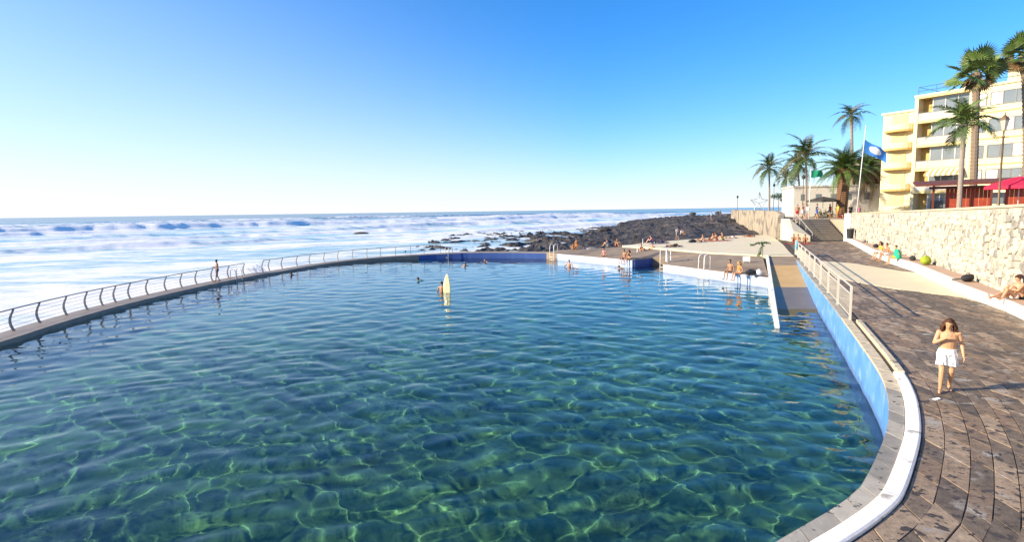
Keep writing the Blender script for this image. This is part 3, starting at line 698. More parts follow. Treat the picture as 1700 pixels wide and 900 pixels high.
# ------------------------------------------------------------------ railing above the blue wall
MT['paleframe'] = pm('pale_painted_steel', (.60, .56, .49), (.50, .47, .41), 5, .5)
ra, rb = at(1411, 531).to_2d(), at(1320, 423).to_2d(); NP = 9
t0 = empty('railing', (ra.x, ra.y, 0), label='pale barred metal railing above the blue pool wall beside the ramp', cat='railing'); inv = Matrix.Translation(-Vector(t0.location))
def kid(o, pa=None): o.parent = pa or t0; o.matrix_parent_inverse = inv if pa is None else Matrix.Identity(4)
rd = (rb - ra).normalized()
for k in range(NP + 1):
    p = ra.lerp(rb, k / NP); mb = MB(); mb.box((p.x, p.y, .57), (.07, .07, 1.16), math.atan2(rd.y, rd.x)); kid(mb.obj('post', MT['paleframe']))
    if k < NP:
        q = ra.lerp(rb, (k + 1) / NP); mb = MB()
        for z, r_ in ((1.13, .03), (.86, .022), (.13, .018)): mb.tube([(p.x, p.y, z), (q.x, q.y, z)], r_, 5)
        kid(mb.obj('rail', MT['paleframe']))
        mb = MB(); nb_ = 15
        for j in range(1, nb_):
            c = p.lerp(q, j / nb_); mb.tube([(c.x, c.y, .13), (c.x, c.y, .86)], .007, 4, caps=False)
        kid(mb.obj('bar_panel', MT['paleframe']))

# ------------------------------------------------------------------ pool ladders and posts
MT['whitetube'] = pm('white_enamel_tube', (.82, .82, .8), (.74, .74, .72), 5, .35)
def ladder(p, direc, z, h, label, wdt=.55, m='whitetube'):
    """two looping rails from the deck over the edge down into the water, rungs between"""
    t0 = empty('pool_ladder', (p.x, p.y, z), math.atan2(direc.y, direc.x), label=label, cat='ladder')
    for s in (-1, 1):
        mb = MB(); y = s * wdt / 2
        mb.tube([(-.45, y, 0), (-.45, y, h * .8), (-.40, y, h * .94), (-.25, y, h), (-.02, y, h * .95), (.09, y, h * .78), (.12, y, 0), (.12, y, -1.5)], .028, 7)
        mb.obj('rail', MT[m], t0, smooth=True)
    for k in range(4):
        mb = MB(); mb.tube([(.12, -wdt / 2, -.35 - .3 * k), (.12, wdt / 2, -.35 - .3 * k)], .022, 6); mb.obj('rung', MT[m], t0, smooth=True)
jd = (JET[1] - JET[0]).normalized(); jn = Vector((jd.y, -jd.x))
wd = (WALK[-1] - WALK[-4]).normalized(); wn = Vector((wd.y, -wd.x))
ladder(at(924, 421, -.55).to_2d() + Vector((-.4, .1)), wn, -.55, .95, 'white pool ladder at the corner of jetty and far walkway')
kd = (JET[6] - JET[4]).normalized(); kn = Vector((kd.y, -kd.x))
p = at(1166, 448, -.55).to_2d(); ladder(p, kn, -.5, 1.05, 'white pool ladder halfway along the right bathing deck')
ladder(JET[3].lerp(JET[4], .8) + Vector((.0, 0)), (JET[4] - JET[3]).normalized() * 1, -.55, 1.0, 'white pool ladder in the notch beside the jetty end')
s_ = fence_at(717); p = along(WALK, walk(WALK), s_ + .5); ladder(p, wn, -.75, .8, 'thin steel ladder at the right end of the walkway railing', m='steel')
s_ = fence_at(378); p = along(WALK, walk(WALK), s_); ladder(p, Vector((.9, -.4)), -1.0, .75, 'thin steel ladder near the person on the left walkway', m='steel')
def post(x, y, z, h, r, label):
    p = at(x, y, z); mb = MB(); mb.lathe([(r * 1.5, 0), (r * 1.5, .04), (r, .05), (r, h - .08), (r * 1.15, h - .07), (r * 1.15, h - .02), (r * .6, h)], n=10); mb.obj('deck_post', MT['whitetube'], loc=p, smooth=True, label=label, cat='post', group='white posts on the bathing deck')
post(1107, 434, -.4, .98, .09, 'thick white post on the bathing deck behind the notch')
post(1113.5, 432, -.4, .95, .035, 'thin white pole right beside the thick deck post')
post(1058, 421, -.42, .85, .04, 'thin white pole beside the sitting pair on the jetty')
post(1067, 412, -.2, .95, .03, 'thin white pole by the terrace tip')
# white sign board low on the deck
p = at(1239, 437, -.3); t0 = empty('sign_board', p, R(-18), label='small blank white board standing on the bathing deck', cat='sign')
mb = MB(); mb.box((0, 0, .32), (.5, .03, .36)); mb.obj('board', MT['white'], t0)
for s in (-1, 1): mb = MB(); mb.box((s * .22, 0.03, .25), (.03, .025, .5)); mb.obj('leg', MT['whitetube'], t0)
# ------------------------------------------------------------------ apartment building
MT['cream'] = pm('cream_stucco', (.74, .59, .27), (.68, .54, .24), .8, .85, .15, 10)
MT['ochre_w'] = pm('ochre_stucco', (.60, .40, .14), (.52, .34, .12), .8, .85, .15, 10)
MT['pale'] = pm('pale_cream_stucco', (.76, .66, .40), (.70, .60, .36), .7, .85, .15, 10)
MT['glass'] = pm('window_glass', (.20, .22, .23), (.14, .17, .19), .6, .08, spec=.8)
MT['curtain'] = pm('white_curtain', (.72, .71, .68), (.6, .59, .56), 4, .8)
MT['frame'] = pm('grey_window_frame', (.16, .16, .16), (.13, .13, .13), 4, .5)
MT['darkframe'] = pm('dark_metal', (.05, .05, .05), (.07, .07, .065), 6, .5)
MT['balu'] = pm('smoked_balustrade', (.46, .44, .40), (.38, .37, .34), .9, .2, spec=.6)
bA = Vector((52.2, 75.0)); be = (Vector((58.2, 64.9)) - bA).normalized(); bn = Vector((be.y, -be.x))   # bn points out of the facade, to the sea
if bn.x > 0: bn = -bn
BL = empty('apartment_building', (bA.x, bA.y, 2.3), math.atan2(be.y, be.x), label='cream five-storey apartment building with loggias above the promenade', cat='building')
# local axes: x along facade, y = inward (left of x) -> check sign so that outward is -y
Z0 = 2.3; FLR = [0, 3.3, 6.15, 9.15, 12.2, 15.3]
def bx(mb, x0, x1, y0, y1, z0, z1): return mb.box(((x0 + x1) / 2, (y0 + y1) / 2, (z0 + z1) / 2), (x1 - x0, y1 - y0, z1 - z0))
OUTS = -1 if (Matrix.Rotation(math.atan2(be.y, be.x), 2) @ Vector((0, -1))).dot(bn) > 0 else 1
def by(mb, x0, x1, o0, o1, z0, z1):       # o: distance outwards from the facade plane
    a, b_ = sorted((OUTS * o0, OUTS * o1)); return bx(mb, x0, x1, a, b_, z0, z1)
mb = MB(); by(mb, 0, 24, -12, -1.6, 0, 15.2); mb.obj('wall', MT['cream'], BL)                          # core block behind the loggias
mb = MB(); by(mb, 6.0, 24, -1.6, 0, 0, 15.2); mb.obj('wall', MT['pale'], BL)                             # right block flush with the facade
mb = MB(); by(mb, -.25, 0.15, -1.6, .06, 0, 15.3); by(mb, 5.6, 6.0, -1.6, .05, 0, 15.3); mb.obj('side_fin', MT['pale'], BL)
mb = MB(); by(mb, .15, .75, -1.55, -1.5, 0, 15.2); mb.obj('recess_panel', MT['ochre_w'], BL)
for k in range(1, 6):
    mb = MB(); by(mb, .15, 5.6, -1.6, .12, FLR[k] - .32, FLR[k]); mb.obj('balcony_slab', MT['cream'], BL)
for k in range(0, 5):
    z = FLR[k]; w_ = empty('loggia', (0, 0, 0)); w_.parent = BL
    mb = MB(); by(mb, .15, 1.5, -1.58, -1.4, z + .02, z + 2.5); mb.obj('ochre_panel', MT['ochre_w'], w_)
    mb = MB(); by(mb, 1.55, 5.5, -.75, -.68, z + .95, FLR[k + 1] - .42); mb.obj('pane', MT['glass'], w_)
    mb = MB()
    for x in (1.5, 2.85, 4.2, 5.5): by(mb, x - .05, x + .05, -.78, -.62, z + .0, FLR[k + 1] - .33)
    by(mb, 1.5, 5.5, -.78, -.63, FLR[k + 1] - .42, FLR[k + 1] - .33); by(mb, 1.5, 5.5, -.78, -.63, z + .9, z + 1.0); mb.obj('frame', MT['curtain'], w_)
    if k in (1, 2, 3): mb = MB(); by(mb, 1.6, 2.8, -.95, -.9, z + .5, FLR[k + 1] - .4); by(mb, 4.3, 5.4, -.95, -.9, z + .5, FLR[k + 1] - .4); mb.obj('curtain', MT['curtain'], w_)
    if k: mb = MB(); by(mb, .2, 5.55, -.03, .02, z + .02, z + .92); mb.obj('balustrade', MT['balu'], w_); mb = MB(); by(mb, .15, 5.6, -.05, .06, z + .93, z + .99); mb.obj('rail', MT['frame'], w_)
# striped awning over the lowest loggia
mb = MB()
for j in range(14):
    x0 = 1.6 + j * .285; mb.tone = j % 2
    mb.add([(x0, OUTS * .0, 6.0), (x0 + .285, OUTS * .0, 6.0), (x0 + .285, OUTS * 1.0, 5.35), (x0, OUTS * 1.0, 5.35), (x0, OUTS * 1.0, 5.1), (x0 + .285, OUTS * 1.0, 5.1)], [(0, 1, 2, 3), (3, 2, 5, 4)])
mb.obj('awning', pm('awning_cloth', (.8, .74, .6), (.76, .7, .56), 3, .8, tone=[(0, (.55, .42, .2)), (1, (1, 1, 1))]), BL, tone=True)
# ribbon windows on the right block
for k in range(1, 5):
    z = FLR[k]
    for (x0, x1) in ((6.5, 7.3), (7.7, 12.4), (13.4, 18.2), (18.9, 23)):
        w_ = MB(); by(w_, x0, x1, .003, .06, z + .75, z + .85); by(w_, x0, x1, .003, .06, z + 2.2, z + 2.3)
        nn_ = max(1, round((x1 - x0) / 1.15)); 
        for j in range(nn_ + 1): xx = x0 + (x1 - x0) * j / nn_; by(w_, xx - .05, xx + .05, .003, .058, z + .85, z + 2.2)
        wo = w_.obj('window', MT['frame'], BL)
        for j in range(nn_):
            g_ = MB(); by(g_, x0 + (x1 - x0) * j / nn_ + .05, x0 + (x1 - x0) * (j + 1) / nn_ - .05, .003, .02, z + .85, z + 2.2); g_.obj('pane', MT['curtain'] if (j + k) % 3 == 1 else MT['glass'], wo)
    mb = MB(); by(mb, 6.0, 24, .003, .05, z - .06, z + .06); mb.obj('string_course', MT['ochre_w'], BL)
for x0 in (1.9, 3.7):
    mb = MB(); by(mb, x0, x0 + 1.3, -.6, -.55, .9, 2.0); mb.obj('window', MT['darkframe'], BL)
# roof: coping, railing, boxes
mb = MB(); by(mb, -.3, 24.2, -12.2, .18, 15.2, 15.45); rf = mb.obj('roof', MT['pale'], BL)
mb = MB()
for z in (15.95, 16.45): mb.tube([(0, OUTS * -.1, z), (24, OUTS * -.1, z)], .03, 5)
for j in range(13): mb.tube([(j * 2., OUTS * -.1, 15.45), (j * 2., OUTS * -.1, 16.45)], .03, 5)
mb.tube([(0, OUTS * -.1, 16.45), (0, OUTS * -6, 16.45)], .03, 5); mb.obj('roof_railing', MT['darkframe'], rf)
mb = MB(); by(mb, 8.8, 14, -7, -1.0, 15.45, 17.1); mb.obj('roof_hut', MT['pale'], rf)
mb = MB(); by(mb, 4.4, 5.4, -2.2, -1.2, 15.45, 16.1); mb.obj('vent_box', MT['white'], rf)
# round stair tower at the left, with fan-shaped landings
mb = MB(); by(mb, -4.6, -.25, -6, -1.2, 0, 13.7); tw = mb.obj('stair_tower', MT['pale'], BL)
mb = MB(); by(mb, -4.8, -.25, -6.2, -1.0, 13.7, 13.95); mb.obj('roof', MT['pale'], tw)
for k, z in enumerate((.5, 3.4, 6.2, 8.8, 11.2)):
    n_ = 10; rad = 1.75; pts = [(-2.5 + rad * math.cos(math.pi * j / n_), OUTS * (-1.2 + 1.3 * math.sin(math.pi * j / n_))) for j in range(n_ + 1)]
    if OUTS < 0: pts = pts[::-1]
    mb = MB(); mb.prism(pts, z, z + .25); mb.obj('landing', MT['ochre_w'], tw)
    mb = MB()
    for a_, b_ in zip(pts, pts[1:]): mb.add([(a_[0], a_[1], z + .25), (b_[0], b_[1], z + .25), (b_[0], b_[1], z + .95), (a_[0], a_[1], z + .95), (a_[0] * .95 - .125, a_[1] + OUTS * -.06, z + .25), (b_[0] * .95 - .125, b_[1] + OUTS * -.06, z + .25), (b_[0] * .95 - .125, b_[1] + OUTS * -.06, z + .95), (a_[0] * .95 - .125, a_[1] + OUTS * -.06, z + .95)], [(0, 1, 2, 3), (7, 6, 5, 4), (3, 2, 6, 7)])
    mb.obj('parapet', MT['pale'], tw)
    mb = MB(); by(mb, -3.4, -1.6, -1.18, -1.1, z + .25, z + 2.3); mb.obj('opening', MT['cream'], tw)
for z in (5.0, 8.3, 11.6):
    mb = MB(); by(mb, -4.62, -4.56, -3.6, -2.4, z, z + 1.3); mb.obj('window', MT['darkframe'], tw)

# ------------------------------------------------------------------ white arched house behind the date palm
MT['whitewash'] = pm('whitewash', (.62, .59, .52), (.55, .52, .45), 1, .85, .2, 8)
p = Vector((44.2, 85)); WH = empty('white_house', (p.x, p.y, 2.28), R(-14), label='low whitewashed house with flat terrace and arched upper room', cat='house')
mb = MB(); mb.box((3.8, 4, 2.2), (12.2, 8, 4.4)); mb.obj('wall', MT['whitewash'], WH)
mb = MB(); mb.box((3.8, 4, 4.5), (12.5, 8.3, .22)); mb.obj('roof', MT['whitewash'], WH)
mb = MB(); mb.box((8.0, 5, 6.4), (4.6, 6, 3.6)); up = mb.obj('upper_room', MT['whitewash'], WH)
mb = MB(); mb.box((8.0, 5, 8.3), (5.0, 6.4, .22)); mb.obj('roof', pm('brown_tile', (.28, .17, .1), (.2, .12, .08), 4, .8), up)
for x in (6.6, 8.0, 9.4):
    pts = [(x - .5, 4.7), (x + .5, 4.7)] + [(x + .5 * math.cos(a), 6.6 + .5 * math.sin(a)) for a in np.linspace(0, math.pi, 9)]
    mb = MB(); mb.add([(a, 1.99, z) for a, z in pts], [tuple(range(len(pts)))]); mb.add([(a, 1.95, z) for a, z in pts], [tuple(range(len(pts)))]); mb.obj('arch', MT['ochre_w'], up)
for x in (-1, 1, 3, 5, 7.4):
    mb = MB(); mb.box((x, -.02, 2.9), (.7, .08, .9)); mb.obj('window', MT['glass'], WH)

# ------------------------------------------------------------------ red kiosk
MT['redwood'] = pm('red_painted_wood', (.36, .055, .022), (.27, .04, .018), 3, .55, .3, 20)
MT['darkwood'] = pm('dark_red_beam', (.15, .035, .02), (.11, .026, .016), 4, .6)
kp = atY(1548, 347, 46); KX = empty('wooden_kiosk', (kp.x, kp.y, upz(kp.x, kp.y)), R(-32), label='dark red wooden kiosk with flat lean-to roof and posts', cat='kiosk')
kz = 0
for x in (0, 1.55, 3.6, 6.2, 9, 12):
    mb = MB(); mb.box((x, 0, 1.35), (.14, .14, 2.7)); mb.obj('post', MT['darkwood'], KX)
    mb = MB(); mb.add([(x - .04, 0, 2.1), (x + .04, 0, 2.1), (x + .04, .55, 2.7), (x - .04, .55, 2.7), (x - .04, 0, 2.2), (x + .04, 0, 2.2), (x + .04, .45, 2.7), (x - .04, .45, 2.7)], [(0, 1, 2, 3), (4, 7, 6, 5), (0, 4, 5, 1), (0, 3, 7, 4), (1, 5, 6, 2)]); mb.obj('brace', MT['darkwood'], KX)
mb = MB(); mb.add([(-1.2, -.7, 2.62), (13, -.7, 2.82), (13, 4.2, 3.25), (-1.2, 4.2, 3.05), (-1.2, -.7, 2.76), (13, -.7, 2.96), (13, 4.2, 3.39), (-1.2, 4.2, 3.19)], [(3, 2, 1, 0), (4, 5, 6, 7), (0, 1, 5, 4), (1, 2, 6, 5), (2, 3, 7, 6), (3, 0, 4, 7)]); mb.obj('roof', MT['darkwood'], KX)
mb = MB(); mb.box((6, -.05, 2.5), (12.6, .1, .2)); mb.obj('beam', MT['darkwood'], KX)
for j in range(42):
    if 3.7 < 1.0 + j * .262 < 4.6: continue
    mb = MB(); mb.box((1.0 + j * .262, .9 + .008 * (j % 2), 1.25), (.25, .05, 2.5)); mb.obj('board', MT['redwood'], KX)
mb = MB(); mb.box((4.15, .93, 1.6), (.85, .05, .9)); mb.obj('window', MT['glass'], KX)

# ------------------------------------------------------------------ red parasol, lamp, umbrella, flags
def parasol(p, rad, h, m, label, drop=.45, n=8):
    t0 = empty('parasol', p, R(11), label=label, cat='parasol')
    mb = MB(); mb.tube([(0, 0, 0), (0, 0, h + .1)], .035, 6); mb.obj('pole', MT['darkframe'] if 0 else MT['steel'], t0)
    mb = MB(); vs = [(0, 0, h)]
    for rr, zz_ in ((.5, .42), (1, 1), (1.0, 1.35)):
        for j in range(n * 2):
            a = math.pi * j / n; k = 1 if j % 2 == 0 else .93; vs.append((rad * rr * k * math.cos(a), rad * rr * k * math.sin(a), h - drop * zz_ - (.04 if j % 2 and rr < 1 else 0)))
    w2 = n * 2; fs = [(0, 1 + j, 1 + (j + 1) % w2) for j in range(w2)] + [(1 + r0 * w2 + j, 1 + r0 * w2 + w2 + j, 1 + r0 * w2 + w2 + (j + 1) % w2, 1 + r0 * w2 + (j + 1) % w2) for r0 in range(2) for j in range(w2)]
    mb.add(vs, fs); mb.obj('canopy', m, t0)
    for j in range(n): a = 2 * math.pi * j / n; mb = MB(); mb.tube([(0, 0, h - .55), (rad * .55 * math.cos(a), rad * .55 * math.sin(a), h - drop * .55)], .012, 4); mb.obj('rib', MT['steel'], t0)
    mb = MB(); mb.lathe([(.28, 0), (.28, .06), (.05, .1)], n=10); mb.obj('base', MT['darkframe'], t0)
p = atY(1692, 310, 37); parasol((p.x, p.y, upz(p.x, p.y)), 1.75, 5.55 - upz(p.x, p.y), pm('crimson_cloth', (.62, .02, .07), (.5, .015, .05), 3, .8), 'crimson parasol at the right edge above the stone wall', .6)
p = atY(1366, 345, 72); parasol((p.x, p.y, 2.28), 1.9, 2.75, pm('black_cloth', (.05, .045, .04), (.07, .06, .05), 3, .8), 'dark brown parasol beside the date palm', .5)
# street lamp
p = atY(1657, 345, 36); LP = empty('street_lamp', (p.x, p.y, upz(p.x, p.y)), label='tall brown street lamp with lantern in front of the kiosk', cat='street lamp')
MT['brownmetal'] = pm('brown_iron', (.20, .13, .075), (.15, .10, .06), 8, .5, metallic=.3)
mb = MB(); mb.lathe([(.16, 0), (.16, .25), (.11, .32), (.09, .9), (.065, 1.0), (.05, 4.9), (.09, 4.95), (.05, 5.05), (.05, 5.35)], n=10); mb.obj('post', MT['brownmetal'], LP, smooth=True)
mb = MB(); mb.lathe([(.10, 5.35), (.13, 5.4), (.24, 5.95), (.26, 6.0)], n=6); mb.obj('lantern', pm('lantern_glass', (.5, .45, .38), (.42, .38, .3), 4, .2), LP)
mb = MB(); mb.lathe([(.29, 6.0), (.2, 6.15), (.06, 6.3), (.03, 6.5)], n=6); mb.obj('lantern_cap', MT['brownmetal'], LP)
mb = MB(); mb.tube([(-.35, 0, 5.0), (.35, 0, 5.0)], .025, 5); mb.obj('crossbar', MT['brownmetal'], LP)
def pole_lamp(x, y, Y, h, label):
    p = atY(x, y, Y); t0 = empty('lamp_post', (p.x, p.y, 2.28), label=label, cat='street lamp', group='slim lamp posts on the far promenade')
    mb = MB(); mb.lathe([(.11, 0), (.11, .3), (.06, .4), (.045, h)], n=8); mb.obj('post', MT['brownmetal'], t0)
    mb = MB(); mb.lathe([(.05, h), (.2, h + .1), (.26, h + .4), (.10, h + .55), (.02, h + .65)], n=8); mb.obj('lantern', MT['darkframe'], t0)
pole_lamp(1224, 348, 128, 3.6, 'lone slim lamp post at the left end of the far sea wall')
pole_lamp(1284, 345, 105, 5.2, 'slim lamp post just right of the leftmost palm')
pole_lamp(1316, 345, 118, 5.4, 'slim far lamp post between the leaning palms')
pole_lamp(1332, 350, 74, 5.0, 'lamp post with dark lantern above the sitting group')
pole_lamp(1382, 345, 80, 6.5, 'lamp post just left of the date palm trunk')
# flags
def flag(p, h, ftop, w_, hh, m, label, tilt=.0, emblem=None, sag=.35, ang=-8):
    t0 = empty('flagpole', p, R(ang), label=label, cat='flag')
    mb = MB(); mb.tube([(0, 0, 0), (tilt, 0, h)], [.06, .035], 7); mb.obj('pole', MT['whitetube'], t0, smooth=True)
    nx, nz = 40, 24; mb = MB(); vs = []
    x0 = tilt * ftop / h
    for i in range(nx + 1):
        for j in range(nz + 1):
            u_ = i / nx; v_ = j / nz; vs.append((x0 + .05 + w_ * u_ * (.97), .16 * math.sin(u_ * 8 + v_ * 1.5) * u_, ftop - hh * v_ * (1 - .2 * u_) - sag * u_ - .12 * math.sin(u_ * 6 + 1) * u_))
    fs = [(i * (nz + 1) + j, (i + 1) * (nz + 1) + j, (i + 1) * (nz + 1) + j + 1, i * (nz + 1) + j + 1) for i in range(nx) for j in range(nz)]
    mb.add(vs, fs); fo = mb.obj('flag', m, t0, smooth=True)
    if emblem:
        mb = MB()
        for sgn in (-.012, .012):
            o_ = len(mb.v); q = [(a[0], a[1] + sgn, a[2]) for a in vs]
            mb.add(q, [f for f in fs if (lambda c: ((c[0] - .48) / .27) ** 2 + ((c[1] - .48) / .30) ** 2 < 1)((((sum(divmod(k, nz + 1)[0] for k in f)) / 4 / nx), ((sum(divmod(k, nz + 1)[1] for k in f)) / 4 / nz)))])
        mb.obj('emblem', emblem, fo)
p = atY(1422, 345, 66); flag((p.x, p.y, 2.28), 10.6, 9.0, 2.5, 1.45, pm('blue_flag_cloth', (.06, .28, .72), (.05, .24, .62), 3, .7), 'blue flag with white disc on a tall white pole', .55, MT['white'], 1.5)
p = atY(1343, 350, 70); flag((p.x, p.y, 2.28), 6.1, 5.9, 1.4, .9, pm('green_flag_cloth', (.01, .28, .14), (.01, .22, .11), 3, .7), 'small green flag flying left of the date palm', .05, None, .15)
# star-shaped wire sculpture on the far promenade
p = atY(1260, 347, 112); t0 = empty('star_sculpture', (p.x, p.y, 2.28), R(20), label='pale wire star figure standing on the far sea wall', cat='sculpture')
pts = [(2.2 * (1 if k % 2 == 0 else .45) * math.sin(k * math.pi / 5), 0, 2.3 + 2.2 * (1 if k % 2 == 0 else .45) * math.cos(k * math.pi / 5)) for k in range(11)]
mb = MB(); mb.tube(pts, .07, 5); mb.obj('outline', MT['steel'], t0)
for k in range(0, 10, 2): mb = MB(); mb.tube([(0, 0, 2.3), pts[k]], .04, 5); mb.obj('spoke', MT['steel'], t0)
for k in (1, -1): mb = MB(); mb.tube([(k * 1.2, 0, 0), (k * 1.2, 0, .7)], .08, 6); mb.obj('leg', MT['steel'], t0)

# ------------------------------------------------------------------ palms
MT['frond'] = pm('palm_green', (.08, .14, .03), (.13, .19, .045), 3, .5, spec=.5)
MT['frond_dark'] = pm('palm_dark_green', (.05, .09, .026), (.08, .13, .035), 3, .5, spec=.5)
MT['frond_grey'] = pm('wind_dried_green', (.11, .11, .045), (.16, .14, .065), 3, .6)
MT['frond_dry'] = pm('palm_dry', (.24, .15, .06), (.17, .10, .045), 3, .7)
MT['trunk'] = pm('palm_trunk', (.24, .18, .125), (.17, .125, .09), 9, .9, 1, 14)
MT['trunk_grey'] = pm('coconut_trunk', (.32, .27, .22), (.25, .21, .17), 9, .9, .6, 14)
MT['trunk_boot'] = pm('date_palm_boots', (.20, .11, .055), (.13, .07, .035), 6, .9, 1, 12)
def feather(length, droop, lw, nl, m, seed, rise=.35):
    rg = random.Random(seed); mb = MB(); pts = []
    for k in range(13):
        f = k / 12; pts.append(Vector((0, length * f * (1 - .12 * f * droop), rise * length * math.sin(min(1, f * 1.1) * math.pi / 2 * .9) * (1 - f * .3) - droop * length * f ** 2.3)))
    mb.tube(pts, [.05 * (1 - .85 * k / 12) * max(.5, length / 3) for k in range(13)], 5)
    for k in range(nl):
        f = .12 + .88 * k / (nl - 1); i_ = min(11, int(f * 12)); p = pts[i_].lerp(pts[i_ + 1], f * 12 - i_); dr = (pts[i_ + 1] - pts[i_]).normalized()
        L_ = lw * math.sin(math.pi * (.12 + .86 * f)) ** .6 * rg.uniform(.8, 1.1)
        for sd_ in (-1, 1):
            side = Vector((sd_, 0, 0)); dirn = (side * .82 + dr * .6 + Vector((0, 0, rg.uniform(-.05, .3)))).normalized()
            tip = p + dirn * L_ + Vector((0, 0, -L_ * rg.uniform(.25, .6))); mid = p + dirn * L_ * .5 + Vector((0, 0, -.02 * L_)); ww = dr * L_ * .085
            mb.add([p - ww * .6, p + ww * .6, mid + ww, mid - ww, tip], [(0, 1, 2, 3), (3, 2, 4)])
    return mb.mesh('frond', m)
def fan(rad, m, seed, pet=1.0):
    rg = random.Random(seed); mb = MB(); mb.tube([(0, 0, 0), (0, pet * .5, .04), (0, pet, .0)], [.035, .025, .02], 5); n_ = 22
    for k in range(n_):
        a = R(-115) + R(230) * k / (n_ - 1); L_ = rad * (.75 + .25 * math.cos(a * .6)) * rg.uniform(.9, 1.05); w2 = R(230) / n_ * .55
        c = Vector((0, pet, 0)); d_ = Vector((math.sin(a), math.cos(a), 0)); zf = .10 * (1 if k % 2 else -1) * rad * .3
        e1 = Vector((math.sin(a - w2), math.cos(a - w2), 0)); e2 = Vector((math.sin(a + w2), math.cos(a + w2), 0))
        mb.add([c, c + e1 * L_ * .6 + Vector((0, 0, -.03 * rad)), c + d_ * L_ * .62 + Vector((0, 0, zf * .4)), c + e2 * L_ * .6 + Vector((0, 0, -.03 * rad)), c + d_ * L_ + Vector((0, 0, -.10 * L_ * rg.uniform(.2, 1.5)))], [(0, 1, 2), (0, 2, 3), (1, 4, 2), (2, 4, 3)])
    return mb.mesh('frond', m)
def palm(name, base, top, r0, r1, tm, fronds, label, cat, rings=26, bulge=0, group=None):
    """fronds: list of (mesh, azimuth, pitch, scale)"""
    base = Vector(base); top = Vector(top); t0 = empty(name, base, label=label, cat=cat, group=group); rel = top - base; mb = MB(); pts = []; rad = []
    for k in range(rings + 1):
        f = k / rings; c = Vector((rel.x * f ** 1.6, rel.y * f ** 1.6, rel.z * f)); rr = r0 + (r1 - r0) * f + bulge * math.exp(-((f - 1) / .12) ** 2) + .12 * r0 * math.exp(-f * 14)
        pts += [c, c + Vector((0, 0, rel.z / rings * .55))]; rad += [rr * 1.05, rr * .93]
    mb.tube(pts[:-1], rad[:-1], 10); mb.obj('trunk', tm, t0, smooth=False)
    for me, az, pt, sc in fronds:
        o = bpy.data.objects.new('frond', me); COL.objects.link(o); o.parent = t0; o.location = rel + Vector((0, 0, -.05)); o.rotation_euler = (Matrix.Rotation(az, 3, 'Z') @ Matrix.Rotation(pt, 3, 'X') @ Matrix.Rotation(rg.uniform(-1.1, 1.1) if me in FF + FFd else 0, 3, 'Y')).to_euler(); o.scale = (sc, sc, sc)
    return t0
def crown(rg, n, meshes, lo, hi, sc, wind=0):
    out = []
    for k in range(n):
        f = k / (n - 1); az = k * 2.39996 + rg.uniform(-.25, .25); pt = R(lo + (hi - lo) * f + rg.uniform(-8, 8))
        if wind: az = az + wind * math.sin(az - R(-90)) * .55
        out.append((meshes[k % len(meshes)], az, pt, sc * rg.uniform(.85, 1.1)))
    return out
rg = random.Random(3)
FE = [feather(2.6, .5, .75, 26, MT['frond'], 1, .3), feather(2.6, .7, .75, 26, MT['frond_dark'], 2, .3), feather(2.6, .4, .7, 26, MT['frond'], 3, .3)]
FG = [feather(2.6, .55, .6, 24, MT['frond_grey'], 4, .25), feather(2.6, .45, .6, 24, MT['frond_dark'], 5, .25), feather(2.4, .8, .6, 24, MT['frond_dark'], 6, .25)]
FD = [feather(3.6, .5, .55, 44, MT['frond_dark'], 7, .2), feather(3.6, .7, .55, 44, MT['frond'], 8, .2)]
FDd = [feather(3.4, .85, .5, 36, MT['frond_dry'], 9, .1)]
FF = [fan(.95, MT['frond'], 10, .9), fan(.95, MT['frond_dark'], 11, .8), fan(.9, MT['frond'], 12, 1.0)]
FFd = [fan(.8, MT['frond_dry'], 13, .8), fan(.85, MT['frond_grey'], 14, .7)]
# coconut palm in front of the kiosk
p = atY(1592, 347, 40); q = atY(1600, 208, 40.5)
palm('palm_tree', (p.x, p.y, upz(p.x, p.y)), q, .17, .13, MT['trunk_grey'], crown(rg, 17, FE, -30, 80, .95), 'young coconut palm with green feather fronds in front of the kiosk', 'palm tree', bulge=.12)
# fan palms
p = atY(1614, 345, 53); q = atY(1621, 122, 54)
palm('palm_tree', (p.x, p.y, 2.4), q, .34, .27, MT['trunk'], crown(rg, 22, FF, -25, 85, 1.45) + crown(rg, 9, FFd, -70, -25, 1.2), 'very tall fan palm rising in front of the apartment building', 'palm tree', 40, .15)
p = atY(1702, 345, 56); q = atY(1700, 92, 56)
palm('palm_tree', (p.x, p.y, 2.4), q, .34, .27, MT['trunk'], crown(rg, 22, FF, -25, 85, 1.45) + crown(rg, 12, FFd, -70, -20, 1.2), 'tall fan palm cut by the right edge of the picture', 'palm tree', 40, .15)
# tall coconut palm beside the flag
p = atY(1414, 345, 84); q = atY(1413, 192, 84)
palm('palm_tree', (p.x, p.y, 2.28), q, .24, .17, MT['trunk_grey'], crown(rg, 17, FG, -35, 70, 1.15), 'tall slender palm behind the blue flag', 'palm tree', bulge=.1)
# Canary date palm above the steps
p = atY(1397, 352, 71); q = atY(1402, 286, 71.5)
palm('palm_tree', (p.x, p.y, 2.28), q, .62, .72, MT['trunk_boot'], crown(rg, 52, FD, -14, 82, 1.12), 'stout date palm with thick brown trunk by the steps', 'palm tree', 22, .35)
p = atY(1435, 350, 84); q = atY(1438, 285, 84)
palm('palm_tree', (p.x, p.y, 2.28), q, .5, .6, MT['trunk_boot'], crown(rg, 26, FD, -5, 80, 1.25) + crown(rg, 30, FDd, -45, 0, 1.35), 'date palm with brown hanging fronds behind the flagpole', 'palm tree', 22, .3)
